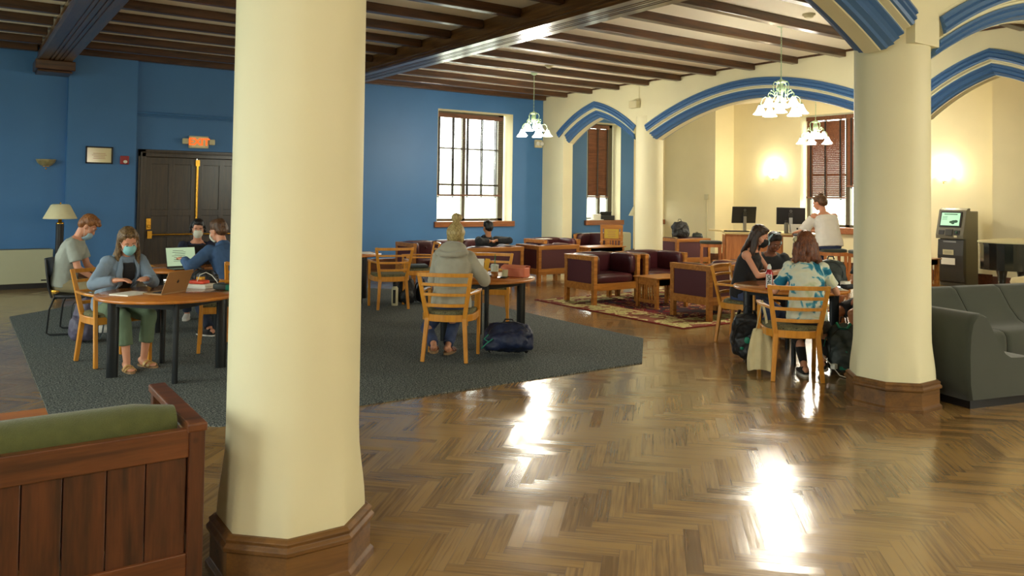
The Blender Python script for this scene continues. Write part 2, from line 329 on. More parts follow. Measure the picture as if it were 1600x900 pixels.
    def mesh(s, name, mat=None, weld=False):
        me = bpy.data.meshes.new(name); me.from_pydata(s.v, [], s.f); me.update()
        me.polygons.foreach_set('use_smooth', s.sm)
        bm = bmesh.new(); bm.from_mesh(me)
        if weld: bmesh.ops.remove_doubles(bm, verts=bm.verts, dist=1e-4)
        bmesh.ops.recalc_face_normals(bm, faces=bm.faces); bm.to_mesh(me); bm.free()
        if mat: me.materials.append(mat)
        return me
    def build(s, name, mat, parent=None, bevel=0, label=None, **kw):
        o = bpy.data.objects.new(name, s.mesh(name, M[mat] if isinstance(mat, str) else mat)); C.objects.link(o)
        if parent: o.parent = parent
        if bevel:
            m = o.modifiers.new('bevel', 'BEVEL'); m.width = bevel; m.segments = 2; m.limit_method = 'ANGLE'; m.angle_limit = .6
        if label: o['label'] = label
        for k, v in kw.items(): o[k] = v
        return o
TSC = bpy.data.scenes.new('work')
def evaluated(t):
    vl = TSC.view_layers[0]; vl.update(); dg = vl.depsgraph; dg.update(); return bpy.data.meshes.new_from_object(t.evaluated_get(dg))
def blob(g, name, mat, parent=None, voxel=.01, smooth=4, wr=0, wscale=9, label=None, stretch=1):
    """one continuous surface grown over the collected volumes"""
    me = g.mesh('tmp'); t = bpy.data.objects.new('tmp', me); TSC.collection.objects.link(t)
    r = t.modifiers.new('r', 'REMESH'); r.mode = 'VOXEL'; r.voxel_size = voxel; r.use_smooth_shade = True
    s = t.modifiers.new('s', 'SMOOTH'); s.factor = .5; s.iterations = smooth
    nm = evaluated(t)
    bpy.data.objects.remove(t); bpy.data.meshes.remove(me)
    if wr:
        nm.update(); k = len(nm.vertices); co = np.empty(k*3, 'f'); no = np.empty(k*3, 'f')
        nm.vertices.foreach_get('co', co); nm.vertices.foreach_get('normal', no); co = co.reshape(-1, 3); no = no.reshape(-1, 3)
        am = np.array([(lambda p: noise.noise(p)+.5*noise.noise(p*2.3))(V((a*wscale, b*wscale, c*wscale*stretch))) for a, b, c in co.tolist()], 'f')
        co = co+no*(am*wr)[:, None]; nm.vertices.foreach_set('co', co.ravel()); nm.update()
    nm.polygons.foreach_set('use_smooth', [True]*len(nm.polygons))
    nm.materials.clear(); nm.materials.append(M[mat] if isinstance(mat, str) else mat); nm.name = name
    o = bpy.data.objects.new(name, nm); C.objects.link(o)
    if parent: o.parent = parent
    if label: o['label'] = label
    return o
def tag(o, label, cat, group=None):
    o['label'] = label; o['category'] = cat
    if group: o['group'] = group
    return o
def thing(name, label, cat, loc=(0, 0, 0), az=0, group=None, scale=1):
    """az: compass heading of local +Y, clockwise from world +Y (degrees)"""
    o = bpy.data.objects.new(name, None); C.objects.link(o); o.empty_display_size = .1
    o.location = loc; o.rotation_euler = (0, 0, -math.radians(az)); o.scale = (scale,)*3
    return tag(o, label, cat, group)
def dup(root, loc, az, label, group=None):
    r = root.copy(); C.objects.link(r); r.location = loc; r.rotation_euler = (0, 0, -math.radians(az)); r['label'] = label
    if group: r['group'] = group
    def rec(src, dst):
        for ch in list(src.children):
            c = ch.copy(); C.objects.link(c); c.parent = dst; rec(ch, c)
    rec(root, r); return r
def struct(g, name, mat, **k): return g.build(name, mat, kind='structure', **k)
def text_mesh(txt, size, name, mat, parent, loc, rot, extrude=.002, label=None):
    cu = bpy.data.curves.new('t', 'FONT'); cu.body = txt; cu.size = size; cu.extrude = extrude; cu.align_x = 'CENTER'; cu.align_y = 'CENTER'; cu.offset = size*.02
    t = bpy.data.objects.new('t', cu); TSC.collection.objects.link(t)
    me = evaluated(t); bpy.data.objects.remove(t); me.materials.clear(); me.materials.append(M[mat])
    o = bpy.data.objects.new(name, me); C.objects.link(o); o.parent = parent; o.location = loc; o.rotation_euler = rot
    return o

# ------------------------------------------------------------------ the room
CZ = 4.22
def herringbone():
    wd, n = .078, 6; L = wd*n; g = []; th = PI/4; c, s = math.cos(th), math.sin(th); rnd = random.Random(3)
    X0, X1, Y0, Y1 = -4.0, 17.6, -4.0, 16.6
    vs, fs, uv, tone = [], [], [], []
    e = .0007
    for k in range(-420, 420):
        for j in range(-40, 40):
            ox, oy = k*wd+2*L*j, k*wd
            for (x0, x1, y0, y1, h) in ((ox, ox+L, oy, oy+wd, 0), (ox, ox+wd, oy+wd, oy+wd+L, 1)):
                mx, my = (x0+x1)/2, (y0+y1)/2; wx, wy = c*mx+s*my+6.5, -s*mx+c*my+6.5
                if not (X0-.4 < wx < X1+.4 and Y0-.4 < wy < Y1+.4): continue
                q = [(x0+e, y0+e), (x1-e, y0+e), (x1-e, y1-e), (x0+e, y1-e)]; o = len(vs)
                vs += [(c*x+s*y+6.5, -s*x+c*y+6.5, 0) for x, y in q]; fs.append((o, o+3, o+2, o+1) if False else (o, o+1, o+2, o+3))
                ru, rv = rnd.random()*50, rnd.random()*50
                a = [(x-x0, y-y0) for x, y in q]; uv += [((p[1] if h else p[0])+ru, (p[0] if h else p[1])+rv) for p in a]; tone.append(rnd.gauss(.42, .06))
    me = bpy.data.meshes.new('floor'); me.from_pydata(vs, [], fs); me.update()
    ul = me.uv_layers.new(name='grain'); ul.data.foreach_set('uv', [x for p in uv for x in p])
    at = me.attributes.new('tone', 'FLOAT', 'FACE'); at.data.foreach_set('value', tone)
    if me.polygons[0].normal.z < 0: me.flip_normals()
    tl = me.attributes.new('tilt', 'FLOAT_VECTOR', 'FACE'); tl.data.foreach_set('vector', [v for _ in fs for v in (rnd.gauss(0, .011), rnd.gauss(0, .011), 0)])
    me.materials.append(M['floor']); o = bpy.data.objects.new('floor', me); C.objects.link(o); o['kind'] = 'structure'
    g = G().box(X0-.3, X1+.5, Y0-.3, Y1+.3, -.12, -.0012); b = g.build('subfloor', 'gap', o)
herringbone()

def wall_y(name, mat, y0, y1, x0, x1, holes=(), z1=CZ+.1):
    """wall running along X between x0 and x1 with openings (xa, xb, za, zb)"""
    g = G(); xs = x0
    for a, b, za, zb in sorted(holes):
        if a > xs: g.box(xs, a, y0, y1, 0, z1)
        if za > 0: g.box(a, b, y0, y1, 0, za)
        g.box(a, b, y0, y1, zb, z1); xs = b
    if xs < x1: g.box(xs, x1, y0, y1, 0, z1)
    return struct(g, name, mat)
def wall_x(name, mat, x0, x1, y0, y1, holes=(), z1=CZ+.1):
    g = G(); ys = y0
    for a, b, za, zb in sorted(holes):
        if a > ys: g.box(x0, x1, ys, a, 0, z1)
        if za > 0: g.box(x0, x1, a, b, 0, za)
        g.box(x0, x1, a, b, zb, z1); ys = b
    if ys < y1: g.box(x0, x1, ys, y1, 0, z1)
    return struct(g, name, mat)
YB = 16.2
wall_y('wall_back', 'blue', YB, YB+.45, -4.45, 12.3, [(2.79, 4.87, 0, 2.44), (9.15, 11.27, 1.05, 3.69)])
wall_y('wall_back_alcove', 'blue', YB, YB+.45, 12.3, 15.36, [(13.68, 14.87, 1.05, 3.67)])
wall_y('wall_back_bay', 'cream_wall', YB, YB+.45, 15.36, 16.56, [(15.9, 16.5, 1.05, 3.67)])
struct(G().box(16.56, 17.75, 14.35, YB+.45, 0, CZ+.1), 'wall_right_return', 'cream_wall')
wall_x('wall_right', 'cream_wall', 17.3, 17.75, 7.6, 14.36, [(10.05, 12.27, 1.02, 3.77)])
struct(G().box(16.95, 17.75, -4.45, 7.6, 0, CZ+.1), 'wall_right_near', 'cream_wall')
struct(G().box(1.587, 2.71, YB-.12, YB+.01, 0, CZ), 'wall_back_pilaster', 'blue')
lw = [(y-1.2, y+1.2, 1.05, 3.75) for y in (3.6, 8.4, 13.2)]
wall_x('wall_left', 'blue', -4.45, -4.0, -4.45, YB+.45, lw)
fw = [(x-1.3, x+1.3, 1.05, 3.75) for x in (9.4,)]
wall_y('wall_front', 'cream_wall', -4.45, -4.0, -4.0, 16.95, fw)
struct(G().box(-4.45, 17.75, -4.45, YB+.45, CZ, CZ+.2), 'ceiling', 'ceil')

# windows
def window_y(idx, x0, x1, z0, z1, yf, mull, hbars, sgn=1):
    """frame in the XZ plane, yf = its room side face"""
    o = bpy.data.objects.new('window_%d' % idx, None); C.objects.link(o); o['kind'] = 'structure'
    g = G(); a, b = sorted((yf, yf+sgn*.09)); t = .09
    g.box(x0, x0+t, a, b, z0, z1); g.box(x1-t*1.7, x1, a, b, z0, z1); g.box(x0, x1, a, b, z1-t, z1); g.box(x0, x1, a, b, z0, z0+.06)
    for m in mull: g.box(m-.045, m+.045, a, b, z0, z1)
    for z in hbars: g.box(x0, x1, a+.01, b-.01, z-.02, z+.02)
    g.build('window_frame', 'windowwood', o, .006)
    c = (a+b)/2+sgn*.02
    G().box(x0+.02, x1-.02, c-.004, c+.004, z0+.02, z1-.02).build('pane', 'glass', o)
    return o
def window_x(idx, y0, y1, z0, z1, xf, mull, hbars, sgn=1):
    o = bpy.data.objects.new('window_%d' % idx, None); C.objects.link(o); o['kind'] = 'structure'
    g = G(); a, b = sorted((xf, xf+sgn*.09)); t = .09
    g.box(a, b, y0, y0+t, z0, z1); g.box(a, b, y1-t, y1, z0, z1); g.box(a, b, y0, y1, z1-t, z1); g.box(a, b, y0, y1, z0, z0+.06)
    for m in mull: g.box(a, b, m-.06, m+.06, z0, z1)
    for z in hbars: g.box(a+.01, b-.01, y0, y1, z-.02, z+.02)
    g.build('window_frame', 'windowwood', o, .006)
    c = (a+b)/2+sgn*.02
    G().box(c-.004, c+.004, y0+.02, y1-.02, z0+.02, z1-.02).build('pane', 'glass', o)
    return o
w1 = window_y(1, 9.15, 11.2, 1.06, 3.68, YB+.30, [10.05], [2.8, 1.93])
# painted reveals of the main window
g = G(); g.box(11.262, 11.272, YB-.002, YB+.44, 1.05, 3.69); g.box(9.15, 11.27, YB-.002, YB+.44, 3.68, 3.692); g.box(9.148, 9.158, YB-.002, YB+.44, 1.05, 3.69)
g.build('reveal', 'cream_wall', w1)
G().box(9.08, 11.33, YB-.06, YB+.32, .93, 1.06).build('window_sill', 'sillwood', w1, .008)
w2 = window_y(2, 13.72, 14.83, 1.06, 3.66, YB+.30, [14.36], [2.35])
g = G(); g.box(14.862, 14.872, YB-.002, YB+.44, 1.05, 3.67); g.box(13.68, 14.87, YB-.002, YB+.44, 3.66, 3.672); g.box(13.678, 13.688, YB-.002, YB+.44, 1.05, 3.67)
g.build('reveal', 'cream_wall', w2)
G().box(13.6, 14.95, YB-.08, YB+.32, .93, 1.06).build('window_sill', 'sillwood', w2, .008)
w3 = window_y(3, 15.9, 16.5, 1.06, 3.66, YB+.30, [16.2], [2.35])
G().box(15.87, 16.54, YB-.06, YB+.32, .93, 1.06).build('window_sill', 'sillwood', w3, .008)
w4 = window_x(4, 10.05, 12.27, 1.03, 3.76, 17.6, [11.16], [2.3])
G().box(17.2, 17.62, 9.97, 12.35, .88, 1.03).build('window_sill', 'sillwood', w4, .008)
for i, yy in enumerate((3.6, 8.4, 13.2)):
    ww = window_x(5+i, yy-1.2, yy+1.2, 1.06, 3.75, -4.3, [yy], [2.4], -1); G().box(-4.3, -3.94, yy-1.27, yy+1.27, .93, 1.06).build('window_sill', 'sillwood', ww, .008)
for i, xx in enumerate((9.4,)):
    ww = window_y(9+i, xx-1.3, xx+1.3, 1.06, 3.75, -4.3, [xx], [2.4], -1); G().box(xx-1.37, xx+1.37, -4.3, -3.94, .93, 1.06).build('window_sill', 'sillwood', ww, .008)

# slatted blinds
def blind(label, p0, p1, ztop, zbot, tilt, inward, tapes, group=None, slack=0, mat='blindwood', tapemat='black'):
    """p0, p1: ends of the headrail in plan; inward = unit vector towards the room"""
    p0, p1, n = V((*p0, 0)), V((*p1, 0)), V((*inward, 0)); c = (p0+p1)/2; L = (p1-p0).length; d = (p1-p0).normalized()
    o = thing('window_blind', label, 'blind', (c.x, c.y, zbot), 0, group)
    R = Matrix((d, n, V((0, 0, 1)))).transposed(); H = ztop-zbot
    def B(g, x, y, z, sx, sy, sz, rx=0): g.rbox(R @ V((x, y, z)), (sx, sy, sz), R @ Matrix.Rotation(rx, 3, 'X'))
    g = G(); B(g, 0, 0, H-.05, L, .075, .10); g.build('headrail', mat, o, .004)
    g = G(); B(g, 0, 0, .02, L, .055, .045); g.build('bottom_rail', mat, o, .004)
    g = G(); z = .07
    while z < H-.11: B(g, 0, 0, z, L-.01, .048, .003, tilt); z += .044
    g.build('slats', mat, o)
    for t in tapes:
        g = G(); B(g, (t-.5)*L, .03, H/2-.01, .035, .003, H-.08); B(g, (t-.5)*L, -.03, H/2-.01, .035, .003, H-.08); B(g, (t-.5)*L, 0.0, -.02, .03, .05, .03); g.build('ladder_tape', tapemat, o)
    return o
blind('half-raised slatted blind with open slats over the main blue-wall window', (9.24, YB+.2), (11.08, YB+.2), 3.62, 1.66, 0, (0, -1), [.03, .24, .46, .68, .9])
blind('closed brown blind in the narrow window seen through the small pointed arch', (13.76, YB+.2), (14.6, YB+.2), 3.62, 1.66, 1.15, (0, -1), [.1, .52, .93])
blind('brown blind of the bay window glimpsed right beside the arcade column', (15.94, YB+.2), (16.48, YB+.2), 3.62, 1.66, .5, (0, -1), [.1, .5, .9])
blind('lower-hanging tilted brown blind over the left half of the right-wall window', (17.48, 12.2), (17.48, 11.14), 3.74, 1.72, 1.0, (-1, 0), [.12, .5, .88])
blind('higher-raised tilted brown blind over the right half of the right-wall window', (17.48, 11.1), (17.48, 10.1), 3.74, 2.0, 1.0, (-1, 0), [.12, .5, .88])

# double door
def door():
    o = bpy.data.objects.new('door_1', None); C.objects.link(o); o['kind'] = 'structure'
    g = G(); y0, y1 = YB-.04, YB+.2
    g.box(2.76, 2.9, y0, y1, 0, 2.47); g.box(4.76, 4.9, y0, y1, 0, 2.47); g.box(2.76, 4.9, y0, y1, 2.33, 2.47)
    g.box(2.80, 2.83, y0-.02, y0, 0, 2.43); g.box(4.83, 4.86, y0-.02, y0, 0, 2.43); g.box(2.80, 4.86, y0-.02, y0, 2.40, 2.43)
    g.build('door_frame', 'doorwood', o, .008)
    for x0, x1 in ((2.91, 3.825), (3.84, 4.755)):
        l = G().box(x0, x1, YB+.06, YB+.09, 0.01, 2.33); st = .1
        l.box(x0, x0+st, YB+.04, YB+.1, .01, 2.33); l.box(x1-st, x1, YB+.04, YB+.1, .01, 2.33); m = (x0+x1)/2; l.box(m-.05, m+.05, YB+.04, YB+.1, .01, 2.33)
        for za, zb in ((2.2, 2.33), (1.22, 1.34), (.82, .92), (.01, .25)): l.box(x0, x1, YB+.041, YB+.1, za, zb)
        leaf = l.build('door_leaf', 'doorwood', o, .006)
        h = G().cyl((x0+.06, YB-.03, .87), (x1-.06, YB-.03, .87), .018, n=10); h.box(x0+.04, x0+.12, YB-.05, YB+.05, .8, .94) if x0 < 3 else h.box(x1-.12, x1-.04, YB-.05, YB+.05, .8, .94)
        h.build('panic_bar', 'brass', leaf)
        h = G(); xx = x0+.07 if x0 < 3 else x1-.07; h.rbox((xx, YB+.03, 1.07), (.09, .02, .22)); h.rbox((xx, YB-.01, 1.03), (.05, .06, .05)); h.build('handle_plate', 'brass', leaf, .01)
    r = G().cyl((3.83, YB+.0, 1.0), (3.83, YB+.0, 2.2), .022, n=10); r.rbox((3.83, YB+.01, 2.24), (.075, .05, .12)); r.rbox((3.83, YB+.01, .98), (.08, .05, .14)); r.build('vertical_rod', 'brass', o)
door()
# baseboards
struct(G().box(-4, 1.587, YB-.03, YB, 0, .26), 'baseboard_back', 'base_board', bevel=.006)
struct(G().box(1.56, 2.74, YB-.15, YB-.12, 0, .26), 'baseboard_pilaster', 'base_board', bevel=.006)
struct(G().box(4.9, 12.2, YB-.03, YB, 0, .26), 'baseboard_back_right', 'base_board', bevel=.006)
struct(G().box(12.76, 16.56, YB-.03, YB, 0, .26), 'baseboard_bay', 'base_board', bevel=.006)
struct(G().box(17.27, 17.3, 7.6, 14.35, 0, .22).box(16.92, 16.95, -4, 7.6, 0, .22), 'baseboard_right', 'base_board', bevel=.006)
struct(G().box(16.53, 16.56, 14.35, YB, 0, .22).box(16.53, 17.3, 14.32, 14.35, 0, .22), 'baseboard_return', 'base_board', bevel=.006)

# ceiling joists and moulded beams
TN = [0]
def trim(g, mat, **k):
    TN[0] += 1; return struct(g, 'trim_%d' % TN[0], mat, **k)
jy = [16.13]+[7.83+.93*k for k in range(-4, 9)]
for xa, xb in ((-4, 1.1), (1.56, 6.16), (6.58, 12.2)):
    for y in jy: trim(G().box(xa, xb, y-.065, y+.065, CZ-.12, CZ+.005), 'darkwood', bevel=.012)
for y in (-3, -2.1, -1.2, -.3, .6, 1.5, 2.4): trim(G().box(-4, 12.2, y-.065, y+.065, CZ-.12, CZ+.005), 'darkwood', bevel=.012)
for xc in (1.335, 6.37):
    hw = [(.20, CZ), (.20, 4.1), (.235, 4.09), (.235, 4.0), (.25, 3.995), (.26, 3.975), (.245, 3.96), (.26, 3.945), (.265, 3.925), (.25, 3.91), (.24, 3.9), (.11, 3.9), (.105, 3.915), (.085, 3.915), (.08, 3.9), (.05, 3.9), (.045, 3.915), (.03, 3.915), (.025, 3.9)]
    prof = [(xc-a, z) for a, z in hw]+[(xc+a, z) for a, z in hw[::-1]]
    trim(G().rings([[V((x, y, z)) for x, z in prof] for y in (3.9, YB+.02)], True, False), 'beamwood')
    g = G().box(xc-.30, xc+.30, YB-.62, YB+.01, 3.74, 3.9); g.box(xc-.26, xc+.26, YB-.56, YB+.01, 3.70, 3.74); trim(g, 'darkwood', bevel=.015)
trim(G().box(12.18, 12.215, 3.97, YB, CZ-.035, CZ+.01), 'darkwood')
trim(G().box(-4, 12.2, YB-.02, YB+.01, CZ-.04, CZ+.01), 'darkwood')
# painted pipe on the wall over the door
trim(G().tube([(2.72, YB-.03, 3.15), (12.1, YB-.03, 3.15)][:1]+[(5.2, YB-.03, 3.15)], .022, 10).tube([(2.72, YB-.03, 3.10), (5.2, YB-.03, 3.10)], .012, 8), 'blue')

# columns
def column(x, y, ztop=3.45):
    g = G(); rs = []; n = 64; oc = .335
    for z in (.2, .26, .32, .38, .45, .53, .62, 1.0, 2.0, 3.0, ztop):
        t = min(1, max(0, (z-.24)/.36)); t = t*t*(3-2*t); ring = []
        for k in range(n):
            a = 2*PI*k/n; m = ((a+PI/8) % (PI/4))-PI/8; ro = oc*math.cos(PI/8)/math.cos(m)
            rr = ro*(1-t)+(.302-.004*min(z/3, 1))*t
            ring.append(V((x+rr*math.cos(a), y+rr*math.sin(a), z)))
        rs.append(ring)
    g.rings(rs, True, True)
    o = struct(g, 'column', 'cream')
    def octa(r, z): return [V((x+r/math.cos(PI/8)*math.cos(PI/8+k*PI/4), y+r/math.cos(PI/8)*math.sin(PI/8+k*PI/4), z)) for k in range(8)]
    p = G().rings([octa(.352, 0), octa(.352, .03), octa(.335, .045), octa(.335, .165), octa(.35, .172), octa(.352, .19), octa(.338, .205), octa(.342, .222), octa(.325, .235)], True, False)
    p.build('plinth', 'oakbase', o, .003, label='oak plinth')
    return o
for cx, cy in ((1.33, 3.68), (6.56, 3.75), (12.45, 12.64), (12.45, 6.86), (12.45, 3.9)): column(cx, cy)

# pointed arches: swept cream orders and blue mouldings
def arch_curve(a, kind, n=26):
    pts = []
    for i in range(-n, n+1):
        u = i/n
        z = 3.26+.70*(1-abs(u)**1.9) if kind == 'wide' else 3.26+.66*(1-(.5*abs(u)+.5*abs(u)**2.2))
        pts.append((u*a, z))
    return pts
def sweep(pts, sect, place):
    m = len(pts); rs = []
    for i, (s, z) in enumerate(pts):
        d0 = V((pts[i][0]-pts[i-1][0], pts[i][1]-pts[i-1][1])).normalized() if i else None
        d1 = V((pts[i+1][0]-pts[i][0], pts[i+1][1]-pts[i][1])).normalized() if i < m-1 else None
        d0 = d0 or d1; d1 = d1 or d0; t = (d0+d1).normalized(); k = 1/max(t.dot(d1), .5)
        nx, nz = t.y*k, -t.x*k
        rs.append([place(s+nx*n, z+nz*n, d) for n, d in sect])
    return rs
F = .27
def arch(c, a, kind, place, name='trim'):
    pts = arch_curve(a, kind)
    sec = [(-.03, F), (.165, F), (.18, F-.055), (.205, F-.06), (.37, F-.2), (.37, -F+.2), (.205, -F+.06), (.18, -F+.055), (.165, -F), (-.03, -F)]
    trim(G().rings(sweep(pts, sec, place), True, True if False else False), 'cream')
    for sg in (1, -1):
        b = [(0, F-.01), (.0, F+.02), (.035, F+.035), (.05, F+.012), (.065, F+.03), (.095, F+.04), (.11, F+.012), (.125, F+.03), (.15, F+.02), (.155, F-.02)]
        trim(G().rings(sweep(pts, [(n, d*sg) for n, d in b], place), True, False), 'bluetrim')
        b = [(.205, F-.08), (.205, F-.04), (.225, F-.035), (.245, F-.075), (.262, F-.06), (.28, F-.085), (.30, F-.105), (.318, F-.09), (.335, F-.135), (.355, F-.15), (.362, F-.2)]
        trim(G().rings(sweep(pts, [(n, d*sg) for n, d in b], place), True, False), 'bluetrim')
def header(arches, s0, s1, place, name, mat='cream'):
    """wall over a row of arches; s runs along the wall"""
    prof = []; arches = sorted(arches); s = s0
    for c, a, kind in arches:
        prof += [(s, 3.0), (c-a-.001, 3.0)] if c-a > s+.01 else []
        prof += [(c+x, z+.02) for x, z in arch_curve(a, kind)]; s = c+a+.001
    if s1 > s: prof += [(s, 3.0), (s1, 3.0)]
    g = G()
    for (a, za), (b, zb) in zip(prof, prof[1:]):
        if b-a < 1e-3: continue
        vs = [place(a, za, F-.002), place(b, zb, F-.002), place(b, CZ+.05, F-.002), place(a, CZ+.05, F-.002), place(a, za, -F+.002), place(b, zb, -F+.002), place(b, CZ+.05, -F+.002), place(a, CZ+.05, -F+.002)]
        g.add(vs, [(0, 1, 2, 3), (7, 6, 5, 4), (0, 4, 5, 1)])
    g.add([place(prof[0][0], z, d) for z, d in ((3.0, F), (3.0, -F), (CZ, -F), (CZ, F))], [(0, 1, 2, 3)]); g.add([place(prof[-1][0], z, d) for z, d in ((3.0, F), (3.0, -F), (CZ, -F), (CZ, F))], [(0, 1, 2, 3)])
    return struct(g, name, mat)
A1 = [(14.21, 1.41, 'small'), (9.75, 2.78, 'wide'), (5.5, 1.25, 'small')]
pl1 = lambda s, z, d: V((12.47-d, s, z))
header(A1, 3.98, 16.2, pl1, 'wall_arcade')
for c, a, k in A1: arch(c, a, k, (lambda cc: lambda s, z, d: V((12.47-d, cc+s, z)))(c), k)
struct(G().box(12.2, 12.5, 15.36, 16.2, 0, 3.3), 'wall_arcade_pier', 'cream')
A2 = [(9.5, 2.75, 'wide'), (3.95, 2.42, 'wide'), (-1.45, 2.55, 'wide')]
header(A2, -4, 12.2, lambda s, z, d: V((s, 3.71-d, z)), 'wall_middle_arches')
for c, a, k in A2: arch(c, a, k, (lambda cc: lambda s, z, d: V((cc+s, 3.71-d, z)))(c), k)
struct(G().box(12.2, 12.74, -4, 3.98, 3.3, CZ+.05), 'wall_arcade_near', 'cream')

# ------------------------------------------------------------------ carpet and rugs
def slab(poly, z0, z1, name, mat, **k):
    return G().prism(poly, z0, z1).build(name, mat, **k)
tag(slab([(.62, 6.95), (1.62, 6.0), (5.83, 6.0), (6.82, 7.0), (6.82, 12.45), (5.9, 13.4), (1.6, 13.4), (.62, 12.5)], .0, .012, 'area_carpet', 'carpet'), 'large grey-green eight-sided carpet under the round study tables', 'carpet')
def rug_mat(name, hx, hy):
    m, n, l, p = newmat(name)
    tc = n.new('ShaderNodeTexCoord'); sp = n.new('ShaderNodeSeparateXYZ'); l.new(tc.outputs['Object'], sp.inputs[0])
    def mth(op, a, b=None):
        x = n.new('ShaderNodeMath'); x.operation = op
        if hasattr(a, 'links'): l.new(a, x.inputs[0])
        else: x.inputs[0].default_value = a
        if b is not None:
            if hasattr(b, 'links'): l.new(b, x.inputs[1])
            else: x.inputs[1].default_value = b
        return x.outputs[0]
    dx = mth('SUBTRACT', hx, mth('ABSOLUTE', sp.outputs[0])); dy = mth('SUBTRACT', hy, mth('ABSOLUTE', sp.outputs[1])); d = mth('MINIMUM', dx, dy)
    v = n.new('ShaderNodeTexVoronoi'); v.inputs['Scale'].default_value = 5.5; l.new(tc.outputs['Object'], v.inputs['Vector'])
    t = n.new('ShaderNodeTexNoise'); t.inputs['Scale'].default_value = 9; t.inputs['Detail'].default_value = 3; l.new(tc.outputs['Object'], t.inputs['Vector'])
    mixd = mth('ADD', mth('MULTIPLY', v.outputs['Distance'], .9), mth('MULTIPLY', t.outputs[0], .9))
    cr = n.new('ShaderNodeValToRGB'); cr.color_ramp.interpolation = 'CONSTANT'; e = cr.color_ramp.elements
    e[0].position = 0; e[0].color = srgb(44, 34, 40); e[1].position = .62; e[1].color = srgb(112, 30, 34)
    for pos, c in ((.74, srgb(176, 156, 96)), (.80, srgb(104, 26, 32)), (.95, srgb(60, 46, 50))): q = e.new(pos); q.color = c
    l.new(mixd, cr.inputs[0])
    cr2 = n.new('ShaderNodeValToRGB'); cr2.color_ramp.interpolation = 'CONSTANT'; e = cr2.color_ramp.elements
    e[0].position = 0; e[0].color = srgb(190, 178, 118); e[1].position = .70; e[1].color = srgb(150, 140, 84)
    q = e.new(.8); q.color = srgb(196, 184, 128); q = e.new(.98); q.color = srgb(130, 80, 60); l.new(mixd, cr2.inputs[0])
    def mix(f, a, b):
        x = n.new('ShaderNodeMix'); x.data_type = 'RGBA'; l.new(f, x.inputs[0])
        for s, k in ((a, 6), (b, 7)):
            if hasattr(s, 'links'): l.new(s, x.inputs[k])
            else: x.inputs[k].default_value = s
        return x.outputs[2]
    c = mix(mth('GREATER_THAN', d, .66), cr2.outputs[0], cr.outputs[0]); c = mix(mth('LESS_THAN', d, .045), c, srgb(112, 34, 34)); c = mix(mth('LESS_THAN', mth('ABSOLUTE', mth('SUBTRACT', d, .64)), .02), c, srgb(112, 34, 34))
    l.new(c, p.inputs['Base Color']); p.inputs['Roughness'].default_value = .95; p.inputs['Specular IOR Level'].default_value = .1
def rug(x0, x1, y0, y1, label, mname):
    hx, hy = (x1-x0)/2, (y1-y0)/2; rug_mat(mname, hx, hy)
    o = G().box(-hx, hx, -hy, hy, 0, .01).build('oriental_rug', MATS[mname]); o.location = ((x0+x1)/2, (y0+y1)/2, 0)
    return tag(o, label, 'rug')
rug(7.78, 11.6, 7.25, 10.5, 'cream-bordered oriental rug with dark red centre under the leather armchairs', 'rug_red')
rug(7.35, 10.2, .6, 2.98, 'pale oriental rug edge in front of the grey-green sectional sofa', 'rug_pale')

